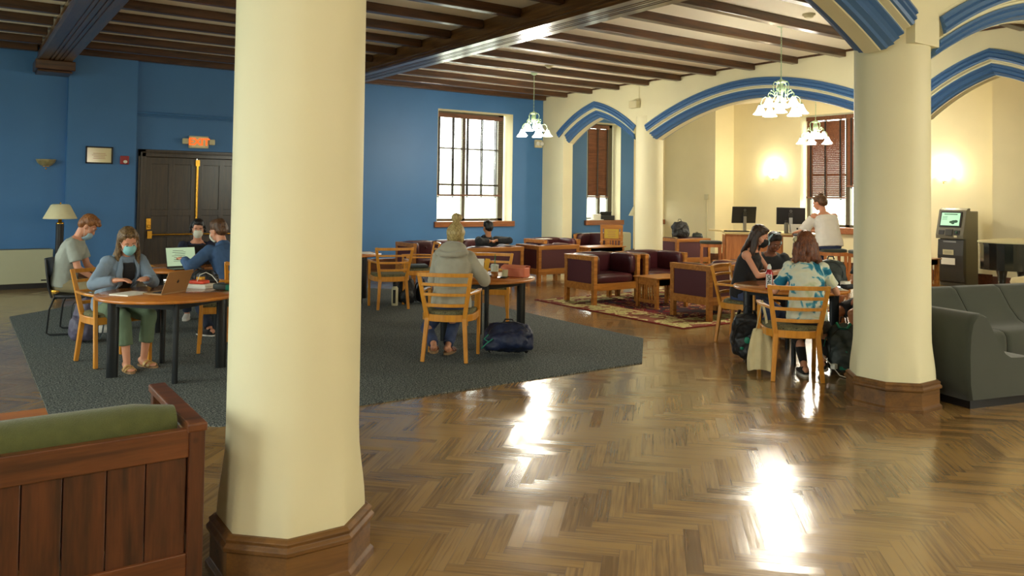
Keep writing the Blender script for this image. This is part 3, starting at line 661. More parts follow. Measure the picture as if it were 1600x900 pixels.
# ------------------------------------------------------------------ wooden ladder-back armchair
def arcpts(x0, x1, y, z, bow, n=8):
    return [V((x0+(x1-x0)*i/n, y-bow*(1-(2*i/n-1)**2), z)) for i in range(n+1)]
def strip(g, pts, th, h):
    """upright curved board along pts"""
    rs = []
    for i, p in enumerate(pts):
        t = (pts[min(i+1, len(pts)-1)]-pts[max(i-1, 0)]).normalized(); nn = V((-t.y, t.x, 0)).normalized()
        rs.append([p+nn*th/2+V((0, 0, -h/2)), p-nn*th/2+V((0, 0, -h/2)), p-nn*th/2+V((0, 0, h/2)), p+nn*th/2+V((0, 0, h/2))])
    return g.rings(rs, True, False)
def stile_at(z, s):
    if z > .44: t = (z-.44)/.455; return V((s*(.192+.075*t), -.225-.085*t, z))
    t = z/.44; return V((s*(.225-.033*t), -.275+.05*t, z))
def wood_chair(label, loc, az, group, cat='chair'):
    o = thing('wooden_armchair', label, cat, loc, az, group)
    for s in (-1, 1):
        G().bar(stile_at(0, s), stile_at(.44, s), .038, .034, (0, 1, 0), .046, .042).build('leg', 'honey', o, .005)
        G().bar(stile_at(.43, s), stile_at(.905, s), .046, .036, (0, 1, 0), .04, .024).build('stile', 'honey', o, .005)
        G().bar((s*.262, .225, 0), (s*.268, .20, .67), .036, .036, (0, 1, 0), .034, .034).build('leg', 'honey', o, .005)
        a = stile_at(.685, s); pts = [a+V((s*.005, 0, 0)), V((s*.27, -.10, .688)), V((s*.285, .06, .688)), V((s*.272, .22, .686))]
        g = G(); rs = []
        for i, p in enumerate(pts):
            t = (pts[min(i+1, 3)]-pts[max(i-1, 0)]).normalized(); nn = V((-t.y, t.x, 0)).normalized(); w = (.03, .04, .055, .045)[i]/2
            rs.append([p+nn*w-V((0, 0, .012)), p-nn*w-V((0, 0, .012)), p-nn*w+V((0, 0, .012)), p+nn*w+V((0, 0, .012))])
        g.rings(rs, True, False).build('armrest', 'honey', o, .005)
    for z, h in ((.883, .04), (.785, .03), (.682, .03), (.572, .034)):
        a, b = stile_at(z, -1), stile_at(z, 1); strip(G(), arcpts(a.x-.012*(z > .86), b.x+.012*(z > .86), a.y, z, .05), .02, h).build('back_rail', 'honey', o, .004)
    g = G(); out = [V((-.262, .21, 0)), V((-.266, 0, 0)), V((-.25, -.13, 0)), V((-.205, -.215, 0)), V((-.1, -.258, 0)), V((0, -.27, 0)), V((.1, -.258, 0)), V((.205, -.215, 0)), V((.25, -.13, 0)), V((.266, 0, 0)), V((.262, .21, 0))]
    strip(g, [p+V((0, 0, .44)) for p in out], .024, .07); strip(g, [V((-.262, .21, .44)), V((.262, .21, .44))], .024, .07); g.build('seat_frame', 'honey', o, .005)
    pad = [(p.x*.93, p.y*.93+.012) for p in out]; rs = []
    for z, k in ((.46, 1), (.488, 1.02), (.502, .97), (.508, .8)): rs.append([V((x*k, (y+.02)*k-.02, z)) for x, y in pad])
    G().rings(rs, True, True).build('seat_pad', 'seatpad', o)
    return o
GC = 'honey-coloured ladder-back armchairs at the round tables'
wc = wood_chair('honey wood ladder-back armchair under the person in the grey hoodie', (4.26, 7.22, .017), 42, GC)
for lab, p, az in (
    ('honey wood ladder-back armchair with a canvas tote hung on its arm, under the tie-dye shirt', (6.68, 4.83, 0), 42),
    ('honey wood ladder-back armchair seen side-on under the person in the black sleeveless top', (7.75, 6.24, 0), 163),
    ('honey wood armchair under the person wearing white headphones across the table', (8.60, 6.60, 0), 220),
    ('honey wood armchair mostly behind the right column, under the person with bare legs', (8.52, 5.08, 0), 285),
    ('honey wood armchair under the person in the denim jacket, left of the nearest left table', (1.31, 8.77, .017), 163),
    ('empty honey wood armchair with olive seat beyond the nearest left table, half behind the column', (2.40, 8.92, .017), 285),
    ('honey wood armchair under the person in the blue chambray shirt', (2.68, 9.55, .017), 345),
    ('empty honey wood armchair beside the big left column, its back to the viewer', (5.33, 10.82, .017), 14),
    ('honey wood armchair seen from its side with a dark folder on its seat', (6.13, 11.45, .017), 290),
    ('empty honey wood armchair behind the peach case table, dark garment on its seat', (5.78, 8.80, .017), 220)):
    dup(wc, p, az, lab)

# ------------------------------------------------------------------ round tables on black steel legs
def round_table(label, x, y, r, az, z0=.012):
    o = thing('round_table', label, 'table', (x, y, z0), az, 'round study tables'); zt = .757-z0
    G().lathe([(r-.012, zt-.032), (r, zt-.028), (r+.002, zt-.016), (r, zt-.004), (r-.012, zt-.001)], n=72).build('table_edge', 'tableedge', o)
    G().lathe([(.02, zt-.006), (r-.013, zt-.006), (r-.013, zt), (.001, zt)], n=72, caps=False).build('tabletop', 'tablewood', o)
    g = G()
    for k in range(4):
        a = PI/4+k*PI/2; b = a+PI/2; g.bar((r*.72*math.cos(a), r*.72*math.sin(a), zt-.07), (r*.72*math.cos(b), r*.72*math.sin(b), zt-.07), .03, .07)
    g.build('under_frame', 'blackmetal', o)
    for k in range(4):
        a = PI/4+k*PI/2; d = V((math.cos(a), math.sin(a), 0)); e = V((-math.sin(a), math.cos(a), 0)); c = d*r*.74
        poly = [c+d*.05*math.cos(t)+e*.026*math.sin(t) for t in [2*PI*i/16 for i in range(16)]]
        G().rings([[p for p in poly], [p+V((0, 0, zt-.033)) for p in poly]], True, True).build('leg', 'blackmetal', o)
    return o
round_table('round cherry-topped table with black legs nearest on the left, bronze laptop on it', 1.67, 8.0, .635, 50)
round_table('round table with black legs in the middle, peach case standing on it', 5.08, 7.86, .60, -17)
round_table('round table with black legs beside the right column, red bottle on it', 7.48, 5.42, .60, 5, 0)
round_table('round table behind the left group with two open laptops facing each other', 2.40, 10.55, .60, 10)
round_table('round table at the far carpet edge by the big left column, papers on it', 5.02, 11.86, .60, 30)

# ------------------------------------------------------------------ mission armchairs and sofas
def cushion(g, x0, x1, y0, y1, z0, z1, r=.03, puff=.02):
    """puffed box"""
    n = 8; vs = []; idx = {}; fs = []
    cx, cy, cz = (x0+x1)/2, (y0+y1)/2, (z0+z1)/2; hx, hy, hz = (x1-x0)/2, (y1-y0)/2, (z1-z0)/2
    def pt(u, v, w):
        e = 5.0; q = (abs(u)**e+abs(v)**e+abs(w)**e)**(1/e); s = 1/q
        m = max(abs(u), abs(v), abs(w)); s2 = .35*s+.65*min(1, s*1.0)
        return V((cx+u*s2*hx*1.02, cy+v*s2*hy*1.02, cz+w*s2*hz*1.02))
    for ax in range(3):
        for sg in (-1, 1):
            o = len(vs)
            for i in range(n+1):
                for j in range(n+1):
                    a, b = -1+2*i/n, -1+2*j/n; c = [0, 0, 0]; c[ax] = sg; c[(ax+1) % 3] = a; c[(ax+2) % 3] = b; vs.append(pt(*c))
            for i in range(n):
                for j in range(n): fs.append((o+i*(n+1)+j, o+(i+1)*(n+1)+j, o+(i+1)*(n+1)+j+1, o+i*(n+1)+j+1))
    return g.add(vs, fs, True)
def cush(name, parent, dims, mat='leather', **k):
    g = cushion(G(), *dims); me = g.mesh(name, M[mat], weld=True)
    o = bpy.data.objects.new(name, me); C.objects.link(o); o.parent = parent
    return o
def mission_chair(name, label, cat, loc, az, W, D=.74, seats=1, group=None):
    """front faces local +Y, origin at centre on the floor"""
    o = thing(name, label, cat, loc, az, group); H = .757; p = .068; hx, hy = W/2, D/2
    for sx in (-1, 1):
        for sy in (-1, 1): G().box(sx*hx-(p if sx > 0 else 0), sx*hx+(0 if sx > 0 else p), sy*hy-(p if sy > 0 else 0), sy*hy+(0 if sy > 0 else p), 0, H-.045).build('leg', 'oak', o, .004)
    g = G()
    for sx in (-1, 1):
        a, b = sorted((sx*hx, sx*(hx-.055))); g.box(a, b, -hy+p, hy-p, .215, .325)
        a, b = sorted((sx*(hx+.004), sx*(hx-p-.004))); g.box(a, b, -hy-.004, hy+.004, H-.075, H)
    g.box(-hx+p, hx-p, -hy, -hy+.055, .215, .325); g.box(-hx+p, hx-p, hy-.055, hy, .215, .325); g.box(-hx+p, hx-p, -hy-.004, -hy+p+.004, H-.075, H); g.build('frame', 'oak', o, .004)
    for sx in (-1, 1):
        a, b = sorted((sx*(hx-.015), sx*(hx-.035))); G().box(a, b, -hy+p, hy-p, .325, H-.075).build('side_panel', 'leather_panel', o)
    G().box(-hx+p, hx-p, -hy+.015, -hy+.035, .325, H-.075).build('back_panel', 'leather_panel', o)
    iw = hx-p; cw = 2*(iw-.0)/seats
    for sx in (-1, 1):
        a, b = sorted((sx*(iw+.025), sx*(iw-.1))); cush('arm_cushion', o, (a, b, -hy+.16, hy-.04, .44, H+.012))
    for k in range(seats):
        x0 = -iw+k*cw; cush('seat_cushion', o, (x0+.005, x0+cw-.005, -hy+.10, hy-.02, .30, .465)); cush('back_cushion', o, (x0+.005, x0+cw-.005, -hy+.035, -hy+.2, .44, H+.02))
    return o
GM = 'mission-style oak and maroon leather armchairs'
A_ = mission_chair('leather_armchair', 'oak and maroon leather armchair at the left rug end, open seat facing the viewer', 'armchair', (8.66, 9.85, .01), 180, .98, group=GM)
dup(A_, (9.76, 9.85, .01), 180, 'maroon leather armchair standing right beside the rug-end armchair, just below the arcade column')
dup(A_, (8.99, 7.82, .01), 0, 'maroon leather armchair on the front corner of the rug, its panelled back to the viewer')
dup(A_, (9.46, 12.36, 0), 0, 'maroon leather armchair off the rug, panelled back to the viewer, right of the two-seat sofa')
dup(A_, (10.72, 13.85, 0), 180, 'maroon leather armchair standing against the far blue corner, white papers on its arm')
dup(A_, (13.98, 13.05, 0), 8, 'bright oak and leather armchair beyond the arcade with a black backpack on top')
dup(A_, (10.1, 7.82, .01), 0, 'maroon leather armchair on the rug right of the front corner one, behind the black-top sitter')
dup(A_, (13.05, 15.0, 0), 250, 'maroon leather armchair half hidden by the white arcade column below the small lamp')
S_ = mission_chair('leather_sofa', 'two-seat leather sofa, back to the viewer, with the dark-shirted person on it', 'sofa', (8.0, 12.36, 0), 0, 1.25, seats=2, group='mission-style leather sofas')
S2 = mission_chair('leather_sofa', 'long button-tufted maroon leather sofa against the blue wall below the window', 'sofa', (8.22, 13.85, 0), 180, 2.2, seats=3, group='mission-style leather sofas')
for k in range(3):
    for i in range(2): G().ell((-.66+k*.66+(-.13+i*.26), -.165, .64), (.02, .012, .02), nu=8, nv=6).build('button', 'leather', S2)

def mission_table(label, loc, az, W, D, H, group='slatted mission end tables'):
    o = thing('end_table', label, 'table', loc, az, group); hx, hy = W/2, D/2; p = .05
    G().box(-hx-.03, hx+.03, -hy-.03, hy+.03, H-.022, H).build('tabletop', 'oak', o, .006)
    for sx in (-1, 1):
        for sy in (-1, 1): G().rbox((sx*(hx-p/2), sy*(hy-p/2), (H-.022)/2), (p, p, H-.022)).build('leg', 'oak', o, .003)
    g = G()
    for s in (-1, 1):
        for z, h in ((H-.022-.05, .1), (.1, .05)): g.rbox((s*(hx-p/2), 0, z), (.022, D-2*p, h)); g.rbox((0, s*(hy-p/2), H-.072), (W-2*p, .022, .1))
    g.build('apron', 'oak', o, .002)
    n = 7
    for s in (-1, 1):
        for k in range(n): y = -hy+p+(k+.5)*(D-2*p)/n; G().rbox((s*(hx-p/2), y, (H-.122+.125)/2), (.014, .026, H-.122-.125+.01)).build('slat', 'oak', o)
    return o
mt = mission_table('small slatted oak end table on the rug between the leather armchairs', (9.06, 8.9, .01), 0, .68, .46, .47)
mission_table('oak table beyond the rug beside the white arcade column', (11.52, 13.2, 0), 0, 1.0, .5, .62)
mission_table('low pale-topped end table between the tufted sofa and the corner armchair', (9.74, 13.9, 0), 0, .5, .5, .62)
mission_table('slatted oak end table beside the big left column behind the carpet chairs', (5.35, 12.62, .012), 0, .5, .5, .62)
mission_table('slatted oak table behind the black backpack near the right-hand window', (14.85, 8.05, 0), 0, .9, .5, .62)

# ------------------------------------------------------------------ grey sectional sofa
PROF = [(.03, .07), (.005, .2), (0, .45), (.012, .62), (.04, .72), (.09, .775), (.15, .785), (.20, .765), (.245, .70), (.33, .56), (.43, .44), (.50, .405), (.60, .40), (.72, .398), (.775, .38), (.80, .34), (.805, .25), (.795, .07)]
def sofa_unit(o, place, w0, w1, name='seat_unit', n=10):
    cd, cz = .38, .33; rs = []
    L = w1-w0
    for i in range(n+1):
        for q in ([0, .012, .03] if i == 0 else ([-.03, -.012, 0] if i == n else [0])):
            w = w0+L*i/n+q; e = min(w-w0, w1-w)
            k = .035*max(0, 1-e/.035)**2 if e < .035 else 0
            rs.append([place(w, d+(cd-d)*k*1.2, z+(cz-z)*k*1.2) for d, z in PROF])
    u = G().rings(rs, True, True).build(name, 'grey_fabric', o)
    b = G().rings([[place(w, d, z) for d, z in ((.06, 0), (.06, .075), (.74, .075), (.74, 0))] for w in np.linspace(w0+.04, w1-.04, 6)], True, False).build('plinth', 'black', u, label='black recessed plinth')
    return u
def sectional():
    o = thing('sectional_sofa', 'dark grey-green upholstered curved sectional sofa beside the right column', 'sofa', (7.6, 4.0, 0)); r = math.radians(13)
    d_ = V((math.sin(r), math.cos(r), 0)); q_ = V((math.cos(r), -math.sin(r), 0)); O = V((6.84-7.6, 3.25-4.0, 0))
    P = lambda a, b, z: O+q_*a+d_*b+V((0, 0, z))
    sofa_unit(o, lambda w, d, z: P(d, w, z), 0, .66)
    R = 1.1
    for k in range(2): sofa_unit(o, lambda w, d, z: P(R-(R-d)*math.cos(w), .67+(R-d)*math.sin(w), z), k*PI/4+.004, (k+1)*PI/4-.004)
    for k in range(4): sofa_unit(o, lambda w, d, z: P(R+.01+w, .67+R-d, z), k*.67, k*.67+.66)
sectional()

# ------------------------------------------------------------------ foreground pine bench and coffee table
def bench():
    o = thing('pine_bench', 'stained pine plank-backed bench in the left foreground with a green cushion', 'bench', (-.2, 3.85, 0))
    xr, xl, yb, yf, H = 1.07, -1.3, -.40, .36, .752
    g = G(); xs = xl+.06; ws = [.17, .145, .15, .135, .15, .14, .16, .15]; i = 0
    while xs < xr-.08:
        x2 = min(xs+ws[i % 8], xr-.065); i += 1; G().box(xs+.0015, x2-.0015, yb+.012, yb+.034, .2, H-.1).build('back_plank', 'pine', o, .004); xs = x2
    G().box(xl+.06, xr-.06, yb, yb+.045, H-.125, H-.01).build('top_rail', 'pinerail', o, .005)
    G().box(xl+.06, xr-.06, yb, yb+.045, .14, .24).build('bottom_rail', 'pinerail', o, .005)
    for x in (xr-.03, xl+.03):
        for y, h in ((yb+.025, H), (yf, H-.02)): G().box(x-.032, x+.032, y-.03, y+.03, 0, h).build('leg', 'pine', o, .005)
        G().box(x-.04, x+.04, yb-.01, yf+.05, H-.025, H+.012).build('armrest', 'pinerail', o, .008)
        G().box(x-.018, x+.018, yb+.05, yf-.03, .2, H-.1).build('side_panel', 'pine', o, .004)
    G().box(xl+.06, xr-.06, yf-.03, yf+.01, .22, .34).box(xl+.06, xr-.06, yb+.05, yf, .30, .33).build('seat_frame', 'pinerail', o, .004)
    cush('seat_cushion', o, (xl+.07, xr-.07, yb+.1, yf, .33, .46), 'green_cushion')
    g = G(); pts = [V((xl+.07+(xr-xl-.16)*k/14, yb+.158, H-.005)) for k in range(15)]; rs = []
    for k, p in enumerate(pts):
        e = min(1, min(k, 14-k)/1.0+.72); rs.append([p+V((0, .105*e*math.cos(t), .085*e*math.sin(t)-(.32 if math.sin(t) < -.3 else 0))) for t in [2*PI*j/20 for j in range(20)]])
    g.rings(rs).build('back_cushion', 'green_cushion', o)
bench()
def coffee():
    o = thing('coffee_table', 'orange pine coffee table just beyond the foreground bench', 'table', (-.15, 5.2, 0)); 
    G().box(-.65, .62, -.27, .28, .385, .42).build('tabletop', 'tableedge', o, .006)
    for sx in (-.58, .55):
        for sy in (-.2, .2): G().box(sx-.03, sx+.03, sy-.03, sy+.03, 0, .385).build('leg', 'tableedge', o, .004)
    G().box(-.58, .55, -.22, -.2, .29, .385).box(-.58, .55, .2, .22, .29, .385).build('apron', 'tableedge', o)
coffee()

# ------------------------------------------------------------------ black sled-base side chair
def sled_chair():
    o = thing('sled_base_chair', 'black sled-base chair under the person in the grey t-shirt', 'chair', (1.24, 10.80, .012), 112)
    for s in (-1, 1):
        x = s*.24; G().tube([(x, -.2, .44), (x, -.25, .3), (x, -.27, .03), (x, -.24, .012), (x, .2, .012), (x, .24, .03), (x, .2, .42)], .011, 8).build('sled_leg', 'blackmetal', o)
    G().tube([(-.24, -.2, .42), (.24, -.2, .42)], .011).tube([(-.24, .2, .42), (.24, .2, .42)], .011).build('crossbar', 'blackmetal', o)
    cush('seat', o, (-.24, .24, -.23, .24, .42, .475), 'black')
    g = G(); rs = []
    for k in range(9):
        z = .50+.38*k/8; w = .22*(1-.25*abs(k/8-.5)**2*4*.4); y = -.25-.05*k/8
        rs.append([V((w*math.sin(t), y-.05*math.cos(t)**2*1+(.0), z)) for t in np.linspace(-PI/2, PI/2, 11)]+[V((w*math.sin(t), y-.022-.05*math.cos(t)**2, z)) for t in np.linspace(PI/2, -PI/2, 11)])
    g.rings(rs).build('backrest', 'black', o)
    for q in (-.2, .2): G().tube([(q, -.24, .43), (q, -.28, .56)], .012).build('back_support', 'blackmetal', o)
sled_chair()

# ------------------------------------------------------------------ chandeliers, lamps and sconces
def chandelier(label, loc, az=0):
    o = thing('chandelier', label, 'chandelier', loc, az, 'green-brass chandeliers with white glass shades')
    G().lathe([(.075, 0), (.07, -.02), (.03, -.045), (.01, -.05)]).build('canopy', 'greenbrass', o)
    g = G(); z = -.05; k = 0
    while z > -.78:
        pts = [(.009*math.cos(t) if k % 2 else 0, 0 if k % 2 else .009*math.cos(t), z-.018+.02*math.sin(t)) for t in [2*PI*i/8 for i in range(9)]]
        g.tube(pts, .0028, 5, caps=False); z -= .033; k += 1
    g.tube([(0, 0, -.05), (.01, 0, -.3), (0, 0, -.78)], .0025, 5); g.build('chain', 'greenbrass', o)
    G().lathe([(.004, -.77), (.012, -.79), (.02, -.80), (.06, -.815), (.075, -.83), (.05, -.85), (.03, -.87), (.045, -.9), (.05, -.94), (.028, -1.0), (.02, -1.06), (.032, -1.09), (.03, -1.12), (.012, -1.14), (.008, -1.17), (.002, -1.18)], n=20).build('body', 'greenbrass', o)
    for n_, rad, zb, off in ((5, .29, -1.31, .3), (4, .17, -1.19, .9)):
        for k in range(n_):
            a = off+2*PI*k/n_; d = V((math.cos(a), math.sin(a), 0)); zt = zb+.14
            def q(r, z): return tuple(d*r+V((0, 0, z)))
            if n_ == 5: pts = [q(.05, -.85), q(.09, -.83), q(.115, -.88), q(.10, -.98), q(.09, -1.05), q(.12, -1.1), q(.17, -1.07), q(.22, -1.05), q(.27, -1.08), q(rad, zt)]
            else: pts = [q(.045, -.9), q(.06, -1.0), q(.08, -1.04), q(.12, -1.0), q(.16, -.98), q(.18, -1.01), q(rad, zt)]
            arm = G().tube(pts, .007, 7).build('arm', 'greenbrass', o)
            G().tube([q(.1, -.98), q(.14, -.95), q(.16, -.99), q(.14, -1.01)], .005, 6).build('scroll', 'greenbrass', arm)
            G().lathe([(.012, .03), (.024, .02), (.026, 0)], c=q(rad, zt-.01)).build('shade_holder', 'greenbrass', arm)
            G().lathe([(.022, .0), (.03, -.012), (.045, -.05), (.068, -.095), (.1, -.128), (.104, -.135), (.099, -.134), (.064, -.098), (.04, -.052), (.02, -.014)], c=q(rad, zt), n=24, caps=False).build('glass_shade', 'glow', o)
    l = bpy.data.lights.new('chandelier_bulbs', 'POINT'); l.energy = 130; l.color = (1, .92, .78); l.shadow_soft_size = .28
    lo = bpy.data.objects.new('chandelier_bulbs', l); C.objects.link(lo); lo.parent = o; lo.location = (0, 0, -1.42)
    return o
ch = chandelier('lit chandelier with white glass shades hanging in front of the wide blue-trimmed arch', (9.7, 7.2, CZ), 20)
def copy_light_tree(src, loc, az, lab):
    return dup(src, loc, az, lab)
dup(ch, (9.7, 13.2, CZ), 50, 'lit chandelier with white glass shades hanging beside the main blue-wall window')
dup(ch, (15.2, 10.4, CZ-.02), 35, 'lit chandelier hanging beyond the wide arch, in front of the brown blinds')
dup(ch, (3.9, -1.6, CZ), 0, 'lit chandelier overhead behind the viewer')
dup(ch, (-1.5, .4, CZ), 10, 'lit chandelier overhead at the far left behind the viewer')
dup(ch, (9.6, .4, CZ), 0, 'lit chandelier overhead to the right behind the viewer')

def floor_lamp(label, loc):
    o = thing('floor_lamp', label, 'lamp', loc, 0, 'black-columned floor lamps')
    G().lathe([(.15, 0), (.15, .02), (.11, .035), (.10, .06), (.07, .075), (.065, .11)], n=28).build('base', 'brass', o)
    g = G(); n = 48; rs = []
    for z in (.11, 1.12): rs.append([V(((.058+.003*math.cos(12*t))*math.cos(t), (.058+.003*math.cos(12*t))*math.sin(t), z)) for t in [2*PI*k/n for k in range(n)]])
    g.rings(rs).build('pole', 'black', o)
    G().lathe([(.06, 1.12), (.062, 1.14), (.03, 1.15), (.028, 1.2), (.01, 1.21), (.006, 1.45), (.014, 1.46), (.012, 1.475), (.001, 1.485)], n=16).build('neck', 'brass', o)
    G().lathe([(.255, 1.205), (.258, 1.21), (.145, 1.435), (.12, 1.45), (.115, 1.448), (.14, 1.43), (.25, 1.205)], n=40, caps=False).build('lamp_shade', 'shade', o)
    return o
fl_ = floor_lamp('unlit floor lamp with cream shade and black column by the blue wall at left', (1.45, 15.42, 0))
dup(fl_, (14.55, 15.15, 0), 0, 'floor lamp whose white shade peeks out left of the arcade column')
def sconce(label, loc, mat, az, r=.15, power=0):
    o = thing('wall_sconce', label, 'wall lamp', loc, az); rs = []
    prof = [(.015, -.125), (.06, -.118), (.10, -.098), (.135, -.06), (.152, -.02), (.158, 0), (.150, 0), (.125, -.055), (.09, -.088), (.02, -.108)]
    g = G(); n = 18
    for rr, z in prof: rs.append([V((rr*math.cos(t), rr*.8*math.sin(t)+.002, z)) for t in np.linspace(0, PI, n)])
    vs = [p for q in rs for p in q]; fs = [(i*n+k, i*n+k+1, (i+1)*n+k+1, (i+1)*n+k) for i in range(len(rs)-1) for k in range(n-1)]
    g.add(vs, fs, True).build('bowl', mat, o)
    G().rbox((0, .01, -.07), (.1, .02, .12)).ell((0, .03, -.165), (.012, .012, .018)).build('backplate', 'brass', o, .004)
    if power:
        l = bpy.data.lights.new('sconce_bulb', 'POINT'); l.energy = power; l.color = (1, .86, .6); l.shadow_soft_size = .05
        lo = bpy.data.objects.new('sconce_bulb', l); C.objects.link(lo); lo.parent = o; lo.location = (0, .13, .09)
    return o
sconce('unlit alabaster bowl sconce on the dark blue wall at far left', (1.28, YB-.001, 2.225), 'alabaster', 180)
sconce('glowing wall sconce between the monitors and the brown blinds', (17.298, 13.05, 2.35), 'sconceglow', 270, power=26)
sconce('glowing wall sconce above the ticket kiosk right of the near column', (17.298, 8.72, 2.25), 'sconceglow', 270, power=26)

# ------------------------------------------------------------------ wall fittings
def wallthing(name, label, cat, x, z, y=YB-.121): return thing(name, label, cat, (x, y, z), 180)
o = wallthing('framed_certificate', 'small black-framed certificate on the blue pilaster', 'picture', 2.10, 2.325)
g = G(); W, H = .44, .31
for x in (-W/2+.012, W/2-.012): g.rbox((x, .014, 0), (.024, .026, H))
for z in (-H/2+.012, H/2-.012): g.rbox((0, .014, z), (W, .026, .024))
g.build('frame', 'black', o); G().rbox((0, .006, 0), (W-.03, .008, H-.03)).build('certificate', 'parchment', o)
g = G()
for k, (z, wl) in enumerate(((.03, .2), (.0, .24), (-.03, .18), (-.06, .2))): g.rbox((0, .011, z), (wl, .002, .009))
g.build('lettering', 'inkbrown', o)
o = wallthing('fire_alarm', 'red square fire alarm with a round white bell strobe right of the certificate', 'fire alarm', 2.515, 2.25)
G().rbox((0, .02, 0), (.15, .04, .155)).build('housing', 'red', o, .012); G().ell((-.01, .045, -.03), (.034, .012, .03)).build('strobe', 'white', o)
o = wallthing('exit_sign', 'lit orange EXIT sign with two emergency lamps above the double door', 'exit sign', 3.83, 2.645, YB-.002)
G().rbox((0, .03, 0), (.36, .06, .235)).build('housing', 'offwhite', o, .01); G().rbox((0, .062, 0), (.27, .008, .2)).build('face', 'exitface', o)
text_mesh('EXIT', .19, 'lettering', 'orange', o, (0, .068, 0), (PI/2, 0, PI))
for s in (-1, 1):
    h = G(); h.rbox((s*.245, .04, .01), (.11, .07, .11)).build('emergency_lamp', 'offwhite', o, .015)
o = wallthing('emergency_light', 'ivory emergency light box on the blue wall behind the far chandelier', 'emergency light', 12.03, 3.0, YB-.002)
G().rbox((0, .04, 0), (.22, .08, .2)).build('housing', 'offwhite', o, .02)
for s in (-1, 1): G().lathe([(.045, 0), (.055, .03), (.05, .045)], c=(s*.06, .08, 0), R=rotm(-PI/2)).build('lamp_head', 'white', o)
o = thing('wall_speaker', 'small ivory box with a conduit on the wall above the arcade column', 'speaker', (12.2, 12.8, 3.72), 270)
G().rbox((0, .06, 0), (.24, .12, .16)).build('housing', 'offwhite', o, .01); G().tube([(-.09, .01, .08), (-.09, .01, .45)], .006, 6).build('conduit', 'offwhite', o)
o = thing('wall_socket_box', 'small ivory junction box with a conduit on the shaded wall of the bay', 'switch', (16.56, 14.62, 1.72), 270)
G().rbox((0, .025, 0), (.13, .05, .15)).build('housing', 'offwhite', o, .01); G().tube([(0, .012, -.07), (0, .012, -1.5)], .014, 6).build('conduit', 'offwhite', o)
for lab, x, y in (('round ivory smoke detector on the ceiling right of the nearer chandelier', 9.43, 6.56), ('round ivory smoke detector on the ceiling near the far chandelier', 9.31, 12.19)):
    o = thing('smoke_detector', lab, 'smoke detector', (x, y, CZ), 0, 'smoke detectors'); G().lathe([(.085, 0), (.085, -.02), (.06, -.03), (.058, -.05), (.03, -.065), (.002, -.066)], n=20).build('housing', 'offwhite', o)
# convector heater and radiator cover
o = thing('convector_heater', 'long grey-cream convector heater along the left end of the blue wall', 'heater', (.3, 16.0, 0))
G().box(-1.3, 1.10, -.14, .165, .09, .665).build('cabinet', 'heater', o, .01); G().box(-1.28, 1.08, -.11, .16, 0, .1).build('toe_space', 'black', o); G().box(-1.25, 1.05, -.1, .1, .66, .672).build('grille', 'kiosk', o); G().rbox((.98, -.143, .14), (.1, .006, .02)).build('badge', 'black', o)
o = thing('radiator_cover', 'cream radiator cover under the small window seen through the pointed arch', 'radiator', (14.2, 16.0, 0))
G().box(-.95, .75, -.15, .165, 0, .72).build('cabinet', 'heater', o, .008); G().box(-.93, .73, -.13, .15, .72, .735).build('top', 'offwhite', o)

# ------------------------------------------------------------------ people
def basis(fwd, up=(0, 0, 1)):
    f = V(fwd).normalized(); u = V(up); x = f.cross(u)
    if x.length < 1e-3: x = V((1, 0, 0))
    x.normalize(); u = x.cross(f); return Matrix((x, f, u)).transposed()
def ik(a, b, la, lb, pole):
    """middle joint of a two-bone chain from a to b"""
    a, b = V(a), V(b); d = b-a; L = d.length; mx = (la+lb)*.995
    if L > mx: b = a+d*mx/L; d = b-a; L = mx
    x = (la*la-lb*lb+L*L)/(2*L); h = math.sqrt(max(la*la-x*x, 0)); n = d/L; p = V(pole); p = (p-n*p.dot(n)).normalized()
    return a+n*x+p*h, b
def ering(c, rx, ry, X, Y, n=20, e=2.4):
    return [c+X*rx*math.copysign(abs(math.cos(t))**(2/e), math.cos(t))+Y*ry*math.copysign(abs(math.sin(t))**(2/e), math.sin(t)) for t in [2*PI*k/n for k in range(n)]]
